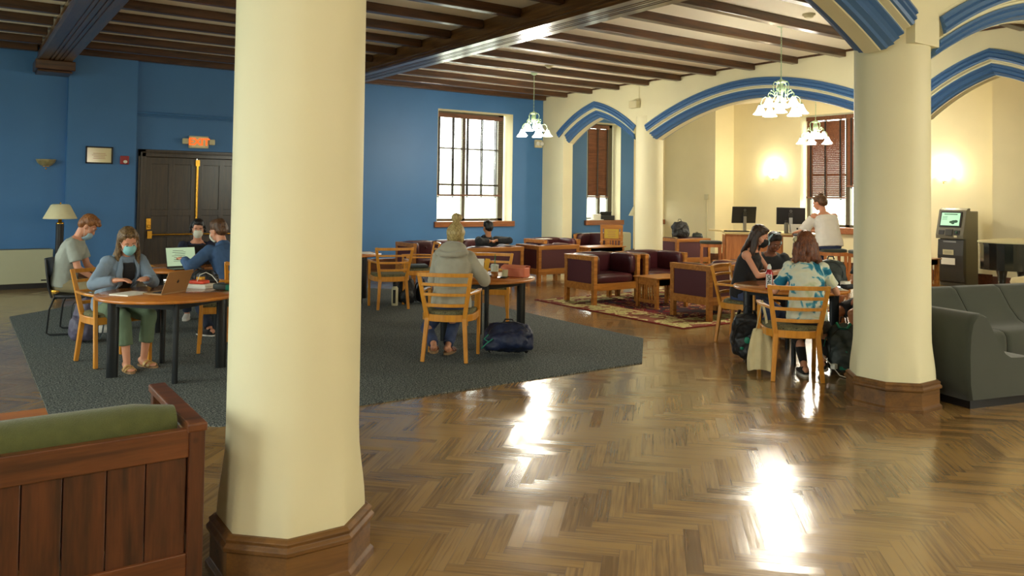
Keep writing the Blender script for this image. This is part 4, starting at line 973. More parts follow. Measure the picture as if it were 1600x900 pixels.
def person(label, loc, az, skin='skin_fair', seat=.49, lean=12, curl=10, head_yaw=0, head_pitch=0, head_tilt=0, hands=((.16, .45, .78), (-.16, .45, .78)), feet=None,
           female=False, hair=('short', 'hair_dark'), top=('tee', 'greytee'), bottom=('long', 'jeans'), shoes='black', scale=1.0, mask=None, mask_low=False, poles=None, curlf=.36, palms=None, group=None):
    o = thing('person', label, 'person', loc, az, scale=scale)
    l0, l1 = math.radians(lean*.7), math.radians(lean+curl)
    P = V((0, 0, seat+.085)); m = P+V((0, math.sin(l0), math.cos(l0)))*.25; nb = m+V((0, math.sin(l1), math.cos(l1)))*.255
    X = V((1, 0, 0)); s0 = V((0, math.cos(l0), -math.sin(l0))); s1 = V((0, math.cos(l1), -math.sin(l1))); Z0 = V((0, 0, 1))
    la = l1*.6+math.radians(6); ntop = nb+V((0, math.sin(la), math.cos(la)))*.095
    Rh = Matrix.Rotation(math.radians(head_yaw), 3, 'Z') @ Matrix.Rotation(-math.radians(head_pitch), 3, 'X') @ Matrix.Rotation(math.radians(head_tilt), 3, 'Y')
    hc = ntop+Rh @ V((0, .015, .085))
    sw = .165 if female else .19; hw = .165 if female else .16; cw = .145 if female else .165
    def H(x, y, z): return hc+Rh @ V((x, y, z))
    def torso(g, e=0, low=0, top=1, hem=None):
        secs = [(P-V((0, 0, .075)), hw*.85, .105, V((0, 1, 0))), (P, hw, .118, s0), (P.lerp(m, .5), (hw+cw)/2*.9, .105, s0), (m, cw*.95, .108, (s0+s1).normalized()), (m.lerp(nb, .5), cw+.012, .115, s1), (m.lerp(nb, .8), sw*.93, .098, s1), (nb-(nb-m).normalized()*.012, sw*.55, .07, s1), (nb+(ntop-nb)*.25, .062, .058, s1)]
        secs = secs[low:len(secs) if top else len(secs)-1]
        g.rings([ering(c, rx+e, ry+e, X, Y) for c, rx, ry, Y in secs])
        if female: [g.ell(m.lerp(nb, .42)+s1*(.085+e)+X*sx*.07, (.062+e*.5, .05, .06)) for sx in (-1, 1)]
    b = G(); torso(b)
    b.cap(nb-(ntop-nb)*.2, ntop+Rh @ V((0, 0, .03)), .056 if not female else .048, .052 if not female else .045)
    # head: cranium, face, jaw, nose, ears, lips
    b.ell(H(0, -.012, .045), (.074, .094, .082), Rh); b.ell(H(0, .022, .0), (.064, .07, .085), Rh); b.ell(H(0, .03, -.05), (.052, .06, .052), Rh); b.ell(H(0, .062, -.082), (.022, .02, .018), Rh)
    b.cap(H(0, .085, .018), H(0, .106, -.022), .009, .014, 8); b.ell(H(0, .088, -.05), (.024, .011, .012), Rh)
    for sx in (-1, 1):
        b.ell(H(sx*.074, -.005, .0), (.011, .02, .032), Rh); b.ell(H(sx*.045, .055, -.02), (.022, .025, .025), Rh); b.ell(H(sx*.03, .08, .032), (.022, .012, .008), Rh)
    # arms
    A = []
    for i, sx in enumerate((1, -1)):
        sh = nb-(nb-m).normalized()*.045+X*sx*(sw-.012); el, wr = ik(sh, hands[i], .285, .25, poles[i] if poles else (sx*.55, -.5, -.75))
        A.append((sh, el, wr, sx)); u0 = .046 if not female else .039
        b.cap(sh, el, u0, u0*.82); b.cap(el, wr, u0*.84, .026 if not female else .023); b.ell(sh+X*sx*.0, (.056, .056, .056))
        # hand: palm, four curled fingers, thumb
        fd = (wr-el).normalized(); n = V(palms[i]) if palms else V((0, 0, -1)); n = (n-fd*n.dot(fd)).normalized(); fd2 = (fd*.93-V((0, 0, .12))).normalized() if not palms else fd; n = (n-fd2*n.dot(fd2)).normalized(); sd = fd2.cross(n)
        k0 = wr+fd2*.018; k1 = wr+fd2*.092
        b.rings([ering(wr, .026, .02, sd, n, 14), ering(k0, .032, .017, sd, n, 14), ering(wr+fd2*.06, .04, .016, sd, n, 14), ering(k1, .039, .013, sd, n, 14)])
        for k in range(4):
            off = (-.029+.0195*k); L = (.066, .076, .072, .056)[k] if sd.dot(X)*sx < 0 else (.056, .072, .076, .066)[k]
            p0 = k1+sd*off-fd2*.008; d1 = (fd2+n*.35*curlf*2).normalized(); d2 = (fd2+n*1.6*curlf).normalized(); d3 = (fd2+n*2.6*curlf).normalized()
            p1 = p0+d1*L*.45; p2 = p1+d2*L*.32; p3 = p2+d3*L*.23
            b.cap(p0, p1, .0098, .009, 8); b.cap(p1, p2, .009, .0082, 8); b.cap(p2, p3, .0082, .007, 8)
        ts = sd*(-sx if sd.dot(X) > 0 else sx); t0 = wr+fd2*.03+ts*.024; t1 = t0+(ts*.7+fd2*.7+n*.3).normalized()*.036; t2 = t1+(ts*.25+fd2*.9+n*.4).normalized()*.03
        b.cap(t0, t1, .013, .0105, 8); b.cap(t1, t2, .0105, .0085, 8)
    # legs
    feet = feet or ((.12, .42, .07), (-.12, .38, .07)); LG = []
    for i, sx in enumerate((1, -1)):
        hp = P+V((sx*.09, .03, -.03)); kn, an = ik(hp, feet[i], .43, .41, (sx*.12, .8, .9))
        LG.append((hp, kn, an, sx)); t0 = .082 if female else .078
        b.cap(hp, kn, t0, .052); b.cap(kn, an, .05, .032); b.ell(kn.lerp(an, .3)+V((0, -.015, 0)), (.046, .05, .09))
        ft = V((sx*.18, .98, 0)).normalized(); fz = an.z-.045
        b.cap(an-V((0, 0, .02))-ft*.03, an-V((0, 0, .035))+ft*.01, .034, .034); b.cap(V((an.x, an.y, fz))+ft*.0, V((an.x, an.y, fz-.008))+ft*.14, .033, .022); b.ell(V((an.x, an.y, fz-.005))+ft*.11, (.042, .05, .02))
    blob(b, 'body', skin, o, .0075, 3)
    # face details
    for sx in (-1, 1):
        G().ell(H(sx*.03, .0865, .014), (.0125, .006, .0062), Rh, 10, 6).build('eye', 'eyewhite', o); G().ell(H(sx*.03, .0915, .0135), (.0058, .0028, .0056), Rh, 10, 6).build('iris', 'eyedark', o)
        G().tube([H(sx*.014, .094, .034), H(sx*.032, .094, .040), H(sx*.05, .082, .035)], [.0028, .0034, .002], 6).build('eyebrow', hair[1], o)
    if not mask or mask_low: G().ell(H(0, .0965, -.05), (.021, .006, .006), Rh, 10, 6).build('lips', 'lip', o)
    # hair
    hs, hm = hair; g = G()
    if hs != 'none':
        g.ell(H(0, -.024, .062), (.086, .097, .088), Rh); g.ell(H(0, -.055, .02), (.081, .064, .084), Rh)
        if hs in ('wavy', 'bun'): g.ell(H(0, -.035, .035), (.098, .098, .09), Rh)
        if hs in ('short', 'crop', 'fringe'):
            k = 1 if hs != 'crop' else .55
            g.ell(H(0, .02, .115), (.06, .06, .022*k+.012), Rh); g.ell(H(0, .05, .10), (.05, .038, .022*k+.006), Rh)
            if hs == 'fringe': g.ell(H(.01, .078, .098), (.046, .03, .024), Rh)
        elif hs == 'long':
            for sx in (-1, 1):
                g.rings([ering(H(sx*.06, .0, .08), .03, .05, Rh @ X, Rh @ V((0, 1, 0)), 12), ering(H(sx*.08, -.02, .0), .018, .042, Rh @ X, Rh @ V((0, 1, 0)), 12), ering(H(sx*.083, -.005, -.08), .022, .04, X, V((0, 1, 0)), 12), ering(H(sx*.085, .005, -.17)+V((0, .0, -.02)), .028, .036, X, V((0, 1, 0)), 12), ering(H(sx*.08, .01, -.23)+V((0, .02, -.04)), .012, .016, X, V((0, 1, 0)), 12)])
            g.rings([ering(H(0, -.06, .06), .085, .05, Rh @ X, Rh @ V((0, 1, 0)), 16), ering(H(0, -.075, -.06), .085, .04, Rh @ X, Rh @ V((0, 1, 0)), 16), ering(nb+V((0, -.10, .0)), .08, .03, X, V((0, 1, 0)), 16), ering(nb+V((0, -.125, -.09)), .05, .02, X, V((0, 1, 0)), 16)])
            g.ell(H(0, .03, .108), (.062, .055, .025), Rh)
        elif hs == 'wavy':
            g.ell(H(0, .01, .09), (.078, .08, .05), Rh)
            for k in range(26):
                a = PI*1.05*(k/25)+PI*.975; rr = .082; c = H(rr*math.cos(a), -.02+.09*math.sin(a)*.9, .02)
                e_ = c+V((.03*math.cos(k*2.3), -.02+.02*math.sin(k*3), -.11)); f_ = e_+V((.03*math.sin(k*2.1), -.02, -.06)); h_ = f_+V((-.02*math.sin(k*2.1), -.0, -.05-.03*math.sin(k*5))); g.tube([c, e_, f_, h_], [.034, .026, .024, .006], 8)
        elif hs in ('bun', 'topknot'):
            g.ell(H(0, .03, .10), (.062, .055, .028), Rh)
            if hs == 'bun': g.ell(H(-.0, -.045, .19), (.054, .052, .05), Rh); [g.ell(H(.048*math.cos(k*2.4)*math.cos(k*.9-1), -.045+.046*math.sin(k*2.4)*math.cos(k*.9-1), .19+.038*math.sin(k*.9-1)), (.019, .019, .017), Rh) for k in range(12)]
            else: g.ell(H(0, -.06, .148), (.034, .034, .03), Rh)
            if hs == 'bun': [g.tube([H(sx*.06, -.04, .04), H(sx*.075, -.03, -.03), H(sx*.07, -.02, -.09)], [.03, .022, .006], 8) for sx in (-1, 1)]
        elif hs == 'longfront': pass
        blob(g, 'hair', hm, o, .008, 2, wr=.006, wscale=38, stretch=.25)
    # top
    kind, tm = top
    if kind:
        g = G(); th = {'tee': .012, 'jacket': .024, 'hoodie': .032, 'tank': .009, 'offshoulder': .022}[kind]
        hemz = P-V((0, 0, .05))
        secs = [(hemz, hw+th+.012, .125+th, s0), (P+V((0, 0, .03)), hw+th+.008, .12+th, s0), (P.lerp(m, .55), (hw+cw)/2+th*.9, .112+th, s0), (m, cw+th, .112+th, (s0+s1).normalized()), (m.lerp(nb, .5), cw+.014+th, .118+th, s1), (m.lerp(nb, .8), sw*.95+th*.6, .10+th*.9, s1)]
        if kind not in ('offshoulder',): secs += [(nb-(nb-m).normalized()*.012, sw*(.55 if kind != 'tank' else .5)+th*.5, .074+th*.6, s1), (nb+(ntop-nb)*.12, .066+th*.5, .062+th*.5, s1)]
        g.rings([ering(c, rx, ry, X, Y) for c, rx, ry, Y in secs])
        if female: [g.ell(m.lerp(nb, .42)+s1*(.085+th)+X*sx*.07, (.066, .055, .064)) for sx in (-1, 1)]
        for sh, el, wr, sx in A:
            u0 = (.046 if not female else .039)+th
            if kind in ('jacket', 'hoodie'):
                g.ell(sh, (.058+th*.6,)*3); g.cyl(sh, el, u0+.004, u0*.92, 14); g.ell(el, (u0*.93,)*3); g.cyl(el, el.lerp(wr, .86), u0*.92, .034+th*.5, 14)
            elif kind == 'tee': g.ell(sh, (.058+th*.4,)*3); g.cyl(sh, sh.lerp(el, .72), u0+.004, u0+.008, 14)
            elif kind == 'offshoulder': g.cyl(sh.lerp(el, .12), sh.lerp(el, .98), u0+.006, u0+.02, 14)
        if kind == 'hoodie':
            hb = nb-s1*.06; g.rings([ering(nb+V((0, 0, .10))-s1*.02, .085, .075, X, s1, 16), ering(nb+V((0, 0, .065))-s1*.04, .125, .12, X, s1, 16), ering(nb+V((0, 0, .0))-s1*.085, .155, .125, X, s1, 16), ering(nb-V((0, 0, .075))-s1*.115, .14, .10, X, s1, 16), ering(nb-V((0, 0, .15))-s1*.125, .09, .055, X, s1, 16)])
            g.tube([nb+X*(.15*math.sin(a))-s1*(.12+.13*math.cos(a))-V((0, 0, .02+.07*math.cos(a))) for a in np.linspace(-1.5, 1.5, 11)], .03, 8)
        if kind == 'jacket':
            g.rings([ering(nb+(ntop-nb)*.0, .085, .075, X, s1, 16), ering(nb+(ntop-nb)*.45, .078, .07, X, s1, 16)])
        lap = None
        if kind == 'jacket':
            lap = [[nb+X*sx*.06+s1*.055+V((0, 0, .035)), nb+X*sx*.085+s1*.10-V((0, 0, .03)), m.lerp(nb, .72)+X*sx*.095+s1*(.118+th), m.lerp(nb, .35)+X*sx*.075+s1*(.135+th+(.03 if female else 0)), m+X*sx*.07+s1*(.115+th)] for sx in (-1, 1)]
        nm = {'tee': 't_shirt', 'jacket': 'jacket', 'hoodie': 'hoodie', 'tank': 'sleeveless_top', 'offshoulder': 'blouse'}[kind]
        blob(g, nm, tm, o, .0095, 2, wr=.006 if kind != 'tank' else .003, wscale=13)
        if lap: [G().tube(q, [.012, .026, .03, .02, .006], 10, flat=.45).build('lapel', tm, o) for q in lap]
        if kind == 'jacket' and mask == 'mask':
            g = G(); g.rings([ering(c, rx, .03, X, Y, 12) for c, rx, Y in ((m.lerp(nb, .0)+s1*.125, .075, s1), (m.lerp(nb, .5)+s1*.14, .075, s1), (m.lerp(nb, .85)+s1*.118, .06, s1), (nb+s1*.08, .055, s1))]); blob(g, 'undershirt', 'blackcloth', o, .009, 2)
    # trousers
    bk, bmn = bottom
    if bk:
        g = G(); t0 = (.082 if female else .078)+.012
        g.rings([ering(P-V((0, 0, .085)), hw+.0, .12, X, V((0, 1, 0))), ering(P-V((0, 0, .03)), hw+.012, .128, X, V((0, 1, 0))), ering(P+s0*0+V((0, 0, .06)), hw+.006, .118, X, s0)])
        for hp, kn, an, sx in LG:
            if bk == 'shorts': g.cyl(hp, hp.lerp(kn, .8), t0+.005, t0, 14); g.ell(hp, (t0,)*3); continue
            g.ell(hp, (t0,)*3); g.cyl(hp, kn, t0, .068, 14); g.ell(kn, (.068,)*3); en = {'long': .93, 'crop': .62, 'legging': .86}[bk]; k2 = {'long': (.064, .056), 'crop': (.066, .066), 'legging': (.056, .038)}[bk]; g.cyl(kn, kn.lerp(an, en), k2[0]+.002, k2[1], 14)
        blob(g, {'long': 'trousers', 'crop': 'cropped_trousers', 'legging': 'leggings', 'shorts': 'shorts'}[bk], bmn, o, .0095, 2, wr=.006 if bk != 'legging' else .001, wscale=12)
    for hp, kn, an, sx in LG:
        ft = V((sx*.18, .98, 0)).normalized(); Rf = basis(ft); c = V((an.x, an.y, 0)); zf = an.z-.07
        if shoes in ('black', 'brown', 'white'):
            g = G(); g.rings([ering(c-ft*.055+V((0, 0, zf+.03)), .03, .028, Rf.col[0], V((0, 0, 1)), 14), ering(c-ft*.02+V((0, 0, zf+.045)), .04, .046, Rf.col[0], V((0, 0, 1)), 14), ering(c+ft*.05+V((0, 0, zf+.036)), .043, .036, Rf.col[0], V((0, 0, 1)), 14), ering(c+ft*.13+V((0, 0, zf+.026)), .045, .025, Rf.col[0], V((0, 0, 1)), 14), ering(c+ft*.19+V((0, 0, zf+.02)), .03, .017, Rf.col[0], V((0, 0, 1)), 14)])
            s_ = blob(g, 'shoe', {'black': 'blackcloth', 'brown': 'brownsandal', 'white': 'whitecloth'}[shoes], o, .007, 2)
            poly = [(math.copysign(abs(math.sin(t))**.8, math.sin(t))*.047, .065-.135*math.cos(t)) for t in [2*PI*k/20 for k in range(20)]]
            G().prism(poly, zf-.012, zf+.014, Rf, c).build('sole', 'whitesole', s_)
        else:
            poly = [(math.copysign(abs(math.sin(t))**.8, math.sin(t))*.046, .06-.13*math.cos(t)) for t in [2*PI*k/20 for k in range(20)]]
            s_ = G().prism(poly, zf-.012, zf+.012, Rf, c).build('sandal', 'cork', o)
            g = G()
            for d_ in (.06, .115): g.rings([[c+ft*(d_+q)+Rf.col[0]*.05*math.cos(t)+V((0, 0, zf+.008+.048*(1-.25*(d_ > .1))*math.sin(t)))*1 for t in np.linspace(0, PI, 10)]+[c+ft*(d_+q)+Rf.col[0]*.046*math.cos(t)+V((0, 0, zf+.004+.045*(1-.25*(d_ > .1))*math.sin(t))) for t in np.linspace(PI, 0, 10)] for q in (-.017, .017)])
            g.build('strap', 'gold_sandal' if shoes == 'sandal' else 'brownsandal', s_)
    # mask with ear loops
    if mask:
        dz = -.035 if mask_low else 0; g = G(); rs = []
        for (z, w_, y, k) in ((.010, .046, .106, .3), (-.010, .058, .121, .5), (-.035, .062, .125, .5), (-.066, .057, .114, .45), (-.098, .04, .088, .3)):
            rs.append([H(w_*math.sin(t), y-(1-math.cos(t))*.075*1.0, z+dz) for t in np.linspace(-1.25, 1.25, 13)]+[H(w_*.93*math.sin(t), y-.006-(1-math.cos(t))*.075, z+dz) for t in np.linspace(1.25, -1.25, 13)])
        mo = g.rings(rs).build('face_mask', mask, o)
        for sx in (-1, 1): G().tube([H(sx*.056, .07, -.005+dz), H(sx*.078, .02, .028), H(sx*.082, -.012, .01), H(sx*.074, .01, -.03), H(sx*.052, .06, -.07+dz)], .0018, 5).build('ear_loop', 'paper', mo)
    o['_'] = 0; del o['_']
    return o, H, dict(P=P, m=m, nb=nb, ntop=ntop, A=A, LG=LG, s1=s1, Rh=Rh)
def headphones(label, o, H, mat, loc=None):
    t = thing('headphones', label, 'headphones', o.location, 0); t.rotation_euler = o.rotation_euler
    G().tube([H(.09*math.sin(a), -.01, .025+.118*math.cos(a)) for a in np.linspace(-PI/2, PI/2, 15)], .009, 8, flat=1.6).build('headband', mat, t)
    for sx in (-1, 1):
        r = basis((H(sx, 0, 0)-H(0, 0, 0)), (0, 0, 1)); c = H(sx*.086, -.008, .0)
        G().lathe([(.03, -.012), (.036, -.008), (.036, .012), (.028, .02), (.002, .022)], c=c, R=Matrix((r.col[0], r.col[2], r.col[1])).transposed(), n=20).build('ear_cup', mat, t)
    return t

pA = person('person in a pale grey t-shirt looking down, blue mask under the chin', (1.08, 10.86, .012), 108, head_pitch=42, lean=10, curl=12, hands=((.10, .36, .60), (-.12, .38, .60)), feet=((.1, .38, .085), (-.12, .3, .085)),
           hair=('fringe', 'hair_ginger'), top=('tee', 'greytee'), bottom=('long', 'khaki'), shoes='white', mask='maskblue', mask_low=True, scale=1.04)
pB = person('person in a denim jacket and teal surgical mask typing at the bronze laptop', (1.31, 8.79, .012), 163, female=True, seat=.475, head_pitch=26, head_yaw=-12, head_tilt=6, lean=26, curl=6, hands=((.23, .54, .845), (-.02, .58, .845)), feet=((.10, .50, .075), (-.10, .42, .075)),
           hair=('long', 'hair_mid'), poles=((.65, -.4, -.48), (-.65, -.4, -.48)), top=('jacket', 'denim'), bottom=('crop', 'sage'), shoes='sandal', mask='mask', scale=1.02)
pC = person('person in navy with a white mask and over-ear headphones facing the viewer by the door', (2.74, 11.55, .012), 190, seat=.44, head_pitch=8, lean=18, curl=8, hands=((.14, .42, .825), (-.14, .42, .825)),
           hair=('crop', 'hair_black'), top=('tee', 'navycloth'), bottom=('long', 'jeans2'), shoes='white', mask='maskwhite', scale=1.0)
headphones('dark over-ear headphones worn by the person with the white mask', pC[0], pC[1], 'black')
pD = person('person in a blue chambray shirt with curly brown hair, back to the viewer, typing', (2.70, 9.57, .012), 342, seat=.45, head_pitch=18, head_yaw=14, lean=24, curl=12, hands=((.02, .55, .845), (-.36, .42, .845)), feet=((.14, .20, .07), (-.14, .22, .07)),
           hair=('short', 'hair_brown'), poles=((.65, -.4, -.48), (-.65, -.4, -.48)), top=('jacket', 'denim2'), bottom=('long', 'jeans2'), shoes='black', mask='maskwhite', scale=1.06)
pE = person('person in a grey hoodie with a messy blonde bun, back to the viewer', (4.28, 7.24, .012), 42, female=True, seat=.47, head_pitch=12, lean=12, curl=10, head_yaw=-10, hands=((.26, .40, .825), (-.12, .44, .825)), feet=((-.04, .06, .10), (-.15, -.10, .14)),
           hair=('bun', 'hair_blonde'), top=('hoodie', 'hoodie'), bottom=('long', 'bluejeans'), shoes='flip', scale=1.03)
pF = person('person in a dark shirt on the sofa, arms folded behind a close-cropped head', (8.10, 12.60, 0), 2, seat=.33, head_pitch=6, lean=-30, curl=4, hands=((.07, -.36, .84), (-.07, -.36, .84)), poles=((.9, -.1, .0), (-.9, -.1, .0)), feet=((.14, .65, .07), (-.14, .65, .07)),
           hair=('crop', 'hair_black'), top=('jacket', 'charcoal'), bottom=('long', 'blackcloth'), shoes='black', skin='skin_tan', scale=1.03)
pG = person('person in a sleeveless black top and black mask with long dark hair', (7.74, 6.28, 0), 163, female=True, head_pitch=22, head_yaw=6, lean=12, curl=8, hands=((.08, .47, .845), (-.14, .42, .845)), feet=((.12, .20, .07), (-.10, .12, .07)),
           hair=('long', 'hair_dark'), poles=((.65, -.4, -.48), (-.65, -.4, -.48)), top=('tank', 'blackcloth'), bottom=('long', 'bluejeans'), shoes='black', mask='maskblack', skin='skin_fair', scale=1.02)
pH = person('person in a dark shirt over a green print, pale blue headphones, bent over a book', (8.56, 6.56, 0), 220, head_pitch=30, head_yaw=22, lean=22, curl=12, hands=((.18, .42, .825), (-.20, .40, .825)),
           hair=('short', 'hair_black'), top=('tee', 'charcoal'), bottom=('long', 'jeans2'), shoes='black', skin='skin_brown', scale=.98)
headphones('pale blue over-ear headphones worn by the person bent over a book', pH[0], pH[1], 'paleblue').scale = (.98,)*3
pI = person('person in a blue and white tie-dye shirt with auburn hair, back to the viewer', (6.80, 4.74, 0), 50, female=True, head_pitch=16, head_yaw=-4, lean=14, curl=10, hands=((.22, .44, .825), (-.20, .42, .825)), feet=((.15, .10, .12), (-.02, .02, .075)),
           hair=('wavy', 'hair_auburn'), top=('tee', 'tiedye'), bottom=('legging', 'blackcloth'), shoes='black', skin='skin_fair', scale=1.02)
pJ = person('person with bare legs seated behind the right column, only knees and shins showing', (8.54, 5.08, 0), 285, lean=2, curl=2, hands=((.12, .32, .66), (-.14, .32, .66)), feet=((.08, .28, .07), (-.12, .34, .07)),
           hair=('short', 'hair_dark'), top=('tee', 'charcoal'), bottom=('shorts', 'charcoal'), shoes='black', skin='skin_tan')
pK = person('person in a white off-shoulder blouse and jeans on a bar stool at the tall desk', (13.62, 9.02, 0), 22, seat=.66, female=True, head_pitch=16, head_yaw=24, lean=14, curl=8, hands=((.05, .50, .92), (-.22, .46, .91)), feet=((.12, .32, .34), (-.12, .30, .34)),
           hair=('topknot', 'hair_brown'), top=('offshoulder', 'whitecloth'), bottom=('long', 'jeans'), shoes='black', skin='skin_fair', scale=1.12)
pK[0].scale = (1.36, 1.3, 1.16)

# ------------------------------------------------------------------ things on the tables
def sitter_hair_clip():
    o, H = pI[0], pI[1]; t = thing('hair_clip', 'cream claw clip in the auburn hair above the tie-dye shirt', 'hair clip', o.location, 0); t.rotation_euler = o.rotation_euler; t.scale = o.scale
    g = G(); g.ell(H(-.085, -.06, .045), (.022, .03, .034)); [g.tube([H(-.105, -.075+.014*k, .06), H(-.115, -.08+.014*k, .04), H(-.10, -.075+.014*k, .01)], .005, 6) for k in range(4)]; g.build('claw', 'offwhite', t)
sitter_hair_clip()
def laptop(label, loc, az, shell='silver', w=.31, d=.215, open_=108, lit=None, logo=True):
    """hinge edge towards local +Y; the sitter is at -Y"""
    o = thing('laptop', label, 'laptop', loc, az)
    G().box(-w/2, w/2, -d/2, d/2, 0, .014).build('base', shell, o, .004)
    g = G()
    for r in range(5):
        for c in range(12): g.rbox((-w/2+.035+c*(w-.07)/11, d/2-.035-r*.02, .0145), ((w-.09)/13, .015, .003))
    g.build('keyboard', 'keys', o); G().rbox((0, -d/2+.045, .0145), (.10, .06, .0015)).build('touchpad', shell, o)
    a = math.radians(open_-90); R = rotm(-a, 0, 0); c = V((0, d/2-.004, .014))
    l = G().rbox(c+R @ V((0, 0, d/2)), (w, .007, d), R).build('lid', shell, o, .003)
    G().rbox(c+R @ V((0, -.0045, d/2+.004)), (w-.012, .002, d-.02), R).build('screen', lit or 'black', l)
    if lit:
        g = G()
        for k in range(7): g.rbox(c+R @ V((-.03+.01*(k % 3), -.0062, d*.83-k*.022)), (.13+.03*(k % 2), .001, .005), R)
        g.build('screen_text', 'ink', l)
    if logo:
        g = G().ell(c+R @ V((0, .0045, d/2)), (.014, .0012, .015), R).ell(c+R @ V((.003, .0045, d/2+.02)), (.003, .001, .006), R); g.build('emblem', 'keys', l)
    return o
ZT = .757
laptop('open bronze laptop with its lid to the viewer on the nearest left table', (1.62, 7.98, ZT), 142, 'lidgold', w=.33, open_=112)
laptop('laptop with a lit pale green document screen facing the viewer', (2.32, 10.28, ZT), 352, 'kioskdark', w=.36, d=.25, open_=108, lit='screen2', logo=False)
laptop('black laptop lid standing open behind the lit laptop screen', (2.66, 10.92, ZT), 190, 'black', w=.37, d=.25, open_=104, logo=False)
o = thing('tablet', 'white tablet propped up between the two people at the door-side table', 'tablet', (2.86, 10.52, ZT), 25)
G().rbox((0, 0, .09), (.24, .012, .17), rotm(-.25, 0, 0)).build('case', 'white', o, .004); G().rbox((0, -.004, .10), (.16, .012, .03), rotm(-.25, 0, 0)).build('slot', 'black', o)
def paper(label, loc, az, w=.216, d=.28, n=1, mat='paper', cat='paper', name='paper_sheet'):
    o = G().box(-w/2, w/2, -d/2, d/2, 0, .0015*n).build(name, mat); o.location = loc; o.rotation_euler = (0, 0, -math.radians(az)); return tag(o, label, cat)
paper('open white notebook beside the bronze laptop on the left table', (1.33, 8.02, ZT), 325, .26, .22, 8, cat='notebook', name='notebook')
o = thing('book_pile', 'short stack of books with a coral pouch on top, right of the bronze laptop', 'books', (2.0, 8.25, ZT), 50)
G().box(-.13, .13, -.09, .09, 0, .018).build('bottom_book', 'white', o, .002); G().box(-.12, .12, -.085, .085, .018, .04).build('middle_book', 'paper', o, .002); cush('coral_pouch', o, (-.10, .08, -.06, .06, .04, .075), 'coral'); G().box(-.06, .0, .02, .08, .04, .10).build('sticky_notes', 'yellow', o, .003)
o = thing('glasses_case', 'grey zip case with a teal end beside the coral pouch on the left table', 'case', (2.14, 7.98, ZT), 60)
cush('shell', o, (-.09, .09, -.04, .04, 0, .06), 'greybag'); cush('end_cap', o, (.07, .12, -.035, .035, .0, .055), 'teal')
def softbag(name, label, cat, loc, az, size, mat, strap=None, lumps=5, seed=1, tilt=0, strap_mat='black', extra=None):
    """slumped fabric bag: one body, straps as parts"""
    rnd = random.Random(seed); o = thing(name, label, cat, loc, az); w, d, h = size; g = G()
    R = rotm(tilt, 0, 0); base = V((0, 0, 0))
    def L(x, y, z): return R @ V((x*w, y*d, z*h))+V((0, 0, abs(math.sin(tilt))*d*.35))
    e = 3.2; rs = []
    for k in range(12):
        t = k/11; z = t; sc = (1-abs(2*t-1)**4)**.25*(1-.22*t*t); rs.append([L(.5*sc*math.copysign(abs(math.cos(a))**(2/e), math.cos(a)), .5*sc*(1-.35*t)*math.copysign(abs(math.sin(a))**(2/e), math.sin(a)), z) for a in [2*PI*i/20 for i in range(20)]])
    g.rings(rs); g.ell(L(0, .42, .33), (w*.36, d*.22, h*.27))
    for i in range(lumps): g.ell(L(rnd.uniform(-.3, .3), rnd.uniform(-.25, .3), rnd.uniform(.2, .7)), (w*.2, d*.3, h*.18))
    b = blob(g, 'body', mat, o, .01, 3, wr=.014, wscale=11)
    for sx in (-1, 1): G().tube([L(sx*.22, -.40, .93), L(sx*.24, -.62, .8), L(sx*.26, -.68, .5), L(sx*.3, -.55, .18), L(sx*.36, -.38, .06)], .018, 8, flat=.35).build('shoulder_strap', strap_mat, o)
    G().tube([L(-.1, -.2, .98), L(-.07, -.2, 1.09), L(.07, -.2, 1.09), L(.1, -.2, .98)], .008, 8).build('grab_loop', strap_mat, o)
    G().tube([L(.38*math.sin(a), .36+.04*math.cos(a), .5+.42*math.cos(a)) for a in np.linspace(-2, 2, 15)], .004, 6).build('zipper', 'black', o)
    if extra: extra(o, L)
    return o
softbag('backpack', 'black soft bag lying on the left table behind the coral pouch', 'bag', (2.08, 8.45, ZT), 75, (.34, .22, .16), 'blackbag', seed=4)
o = thing('charging_cable', 'white looped cable over the pouch on the left table', 'cable', (2.02, 8.2, ZT)); G().tube([(-.06, 0, .07), (-.03, .02, .13), (.03, .03, .15), (.08, 0, .12), (.12, -.04, .06), (.13, -.08, .004)], .004, 6).build('cord', 'cable', o)
# middle table
o = thing('zip_case', 'peach leather box case with a flap lid on the middle table', 'case', (5.40, 7.66, ZT), 64)
G().box(-.15, .15, -.07, .07, 0, .115).build('box', 'peach', o, .012); G().rings([[V((-.155, y, z)), V((.155, y, z)), V((.15, y, z+.006)), V((-.15, y, z+.006))] for y, z in ((.075, .10), (.07, .122), (-.02, .135), (-.085, .115), (-.10, .10))], True, False).build('flap', 'peach', o, .003)
o = thing('iced_drink', 'clear plastic cup of iced tea with a green straw on the middle table', 'cup', (5.10, 7.66, ZT))
G().lathe([(.033, 0), (.036, .005), (.043, .075), (.001, .075)], n=24).build('tea', 'tea', o); G().lathe([(.0435, .075), (.048, .135), (.05, .14), (.046, .142), (.04, .155), (.015, .16)], n=24, caps=False).build('cup_top', 'cup', o); G().tube([(0, 0, .10), (.004, .0, .20), (.007, 0, .27)], .0045, 8).build('straw', 'straw', o)
o = thing('phone', 'phone with a pale case lying by the iced tea on the middle table', 'phone', (5.18, 7.58, ZT), 50)
G().rbox((0, 0, .012), (.075, .15, .01)).build('body', 'black', o, .004); G().rbox((0, .03, .055), (.07, .012, .08), rotm(-.3, 0, 0)).build('pop_stand', 'offwhite', o, .004)
o = thing('propped_tablet', 'white page and yellow folder propped open in front of the hooded sitter', 'tablet', (5.10, 7.92, ZT), 46)
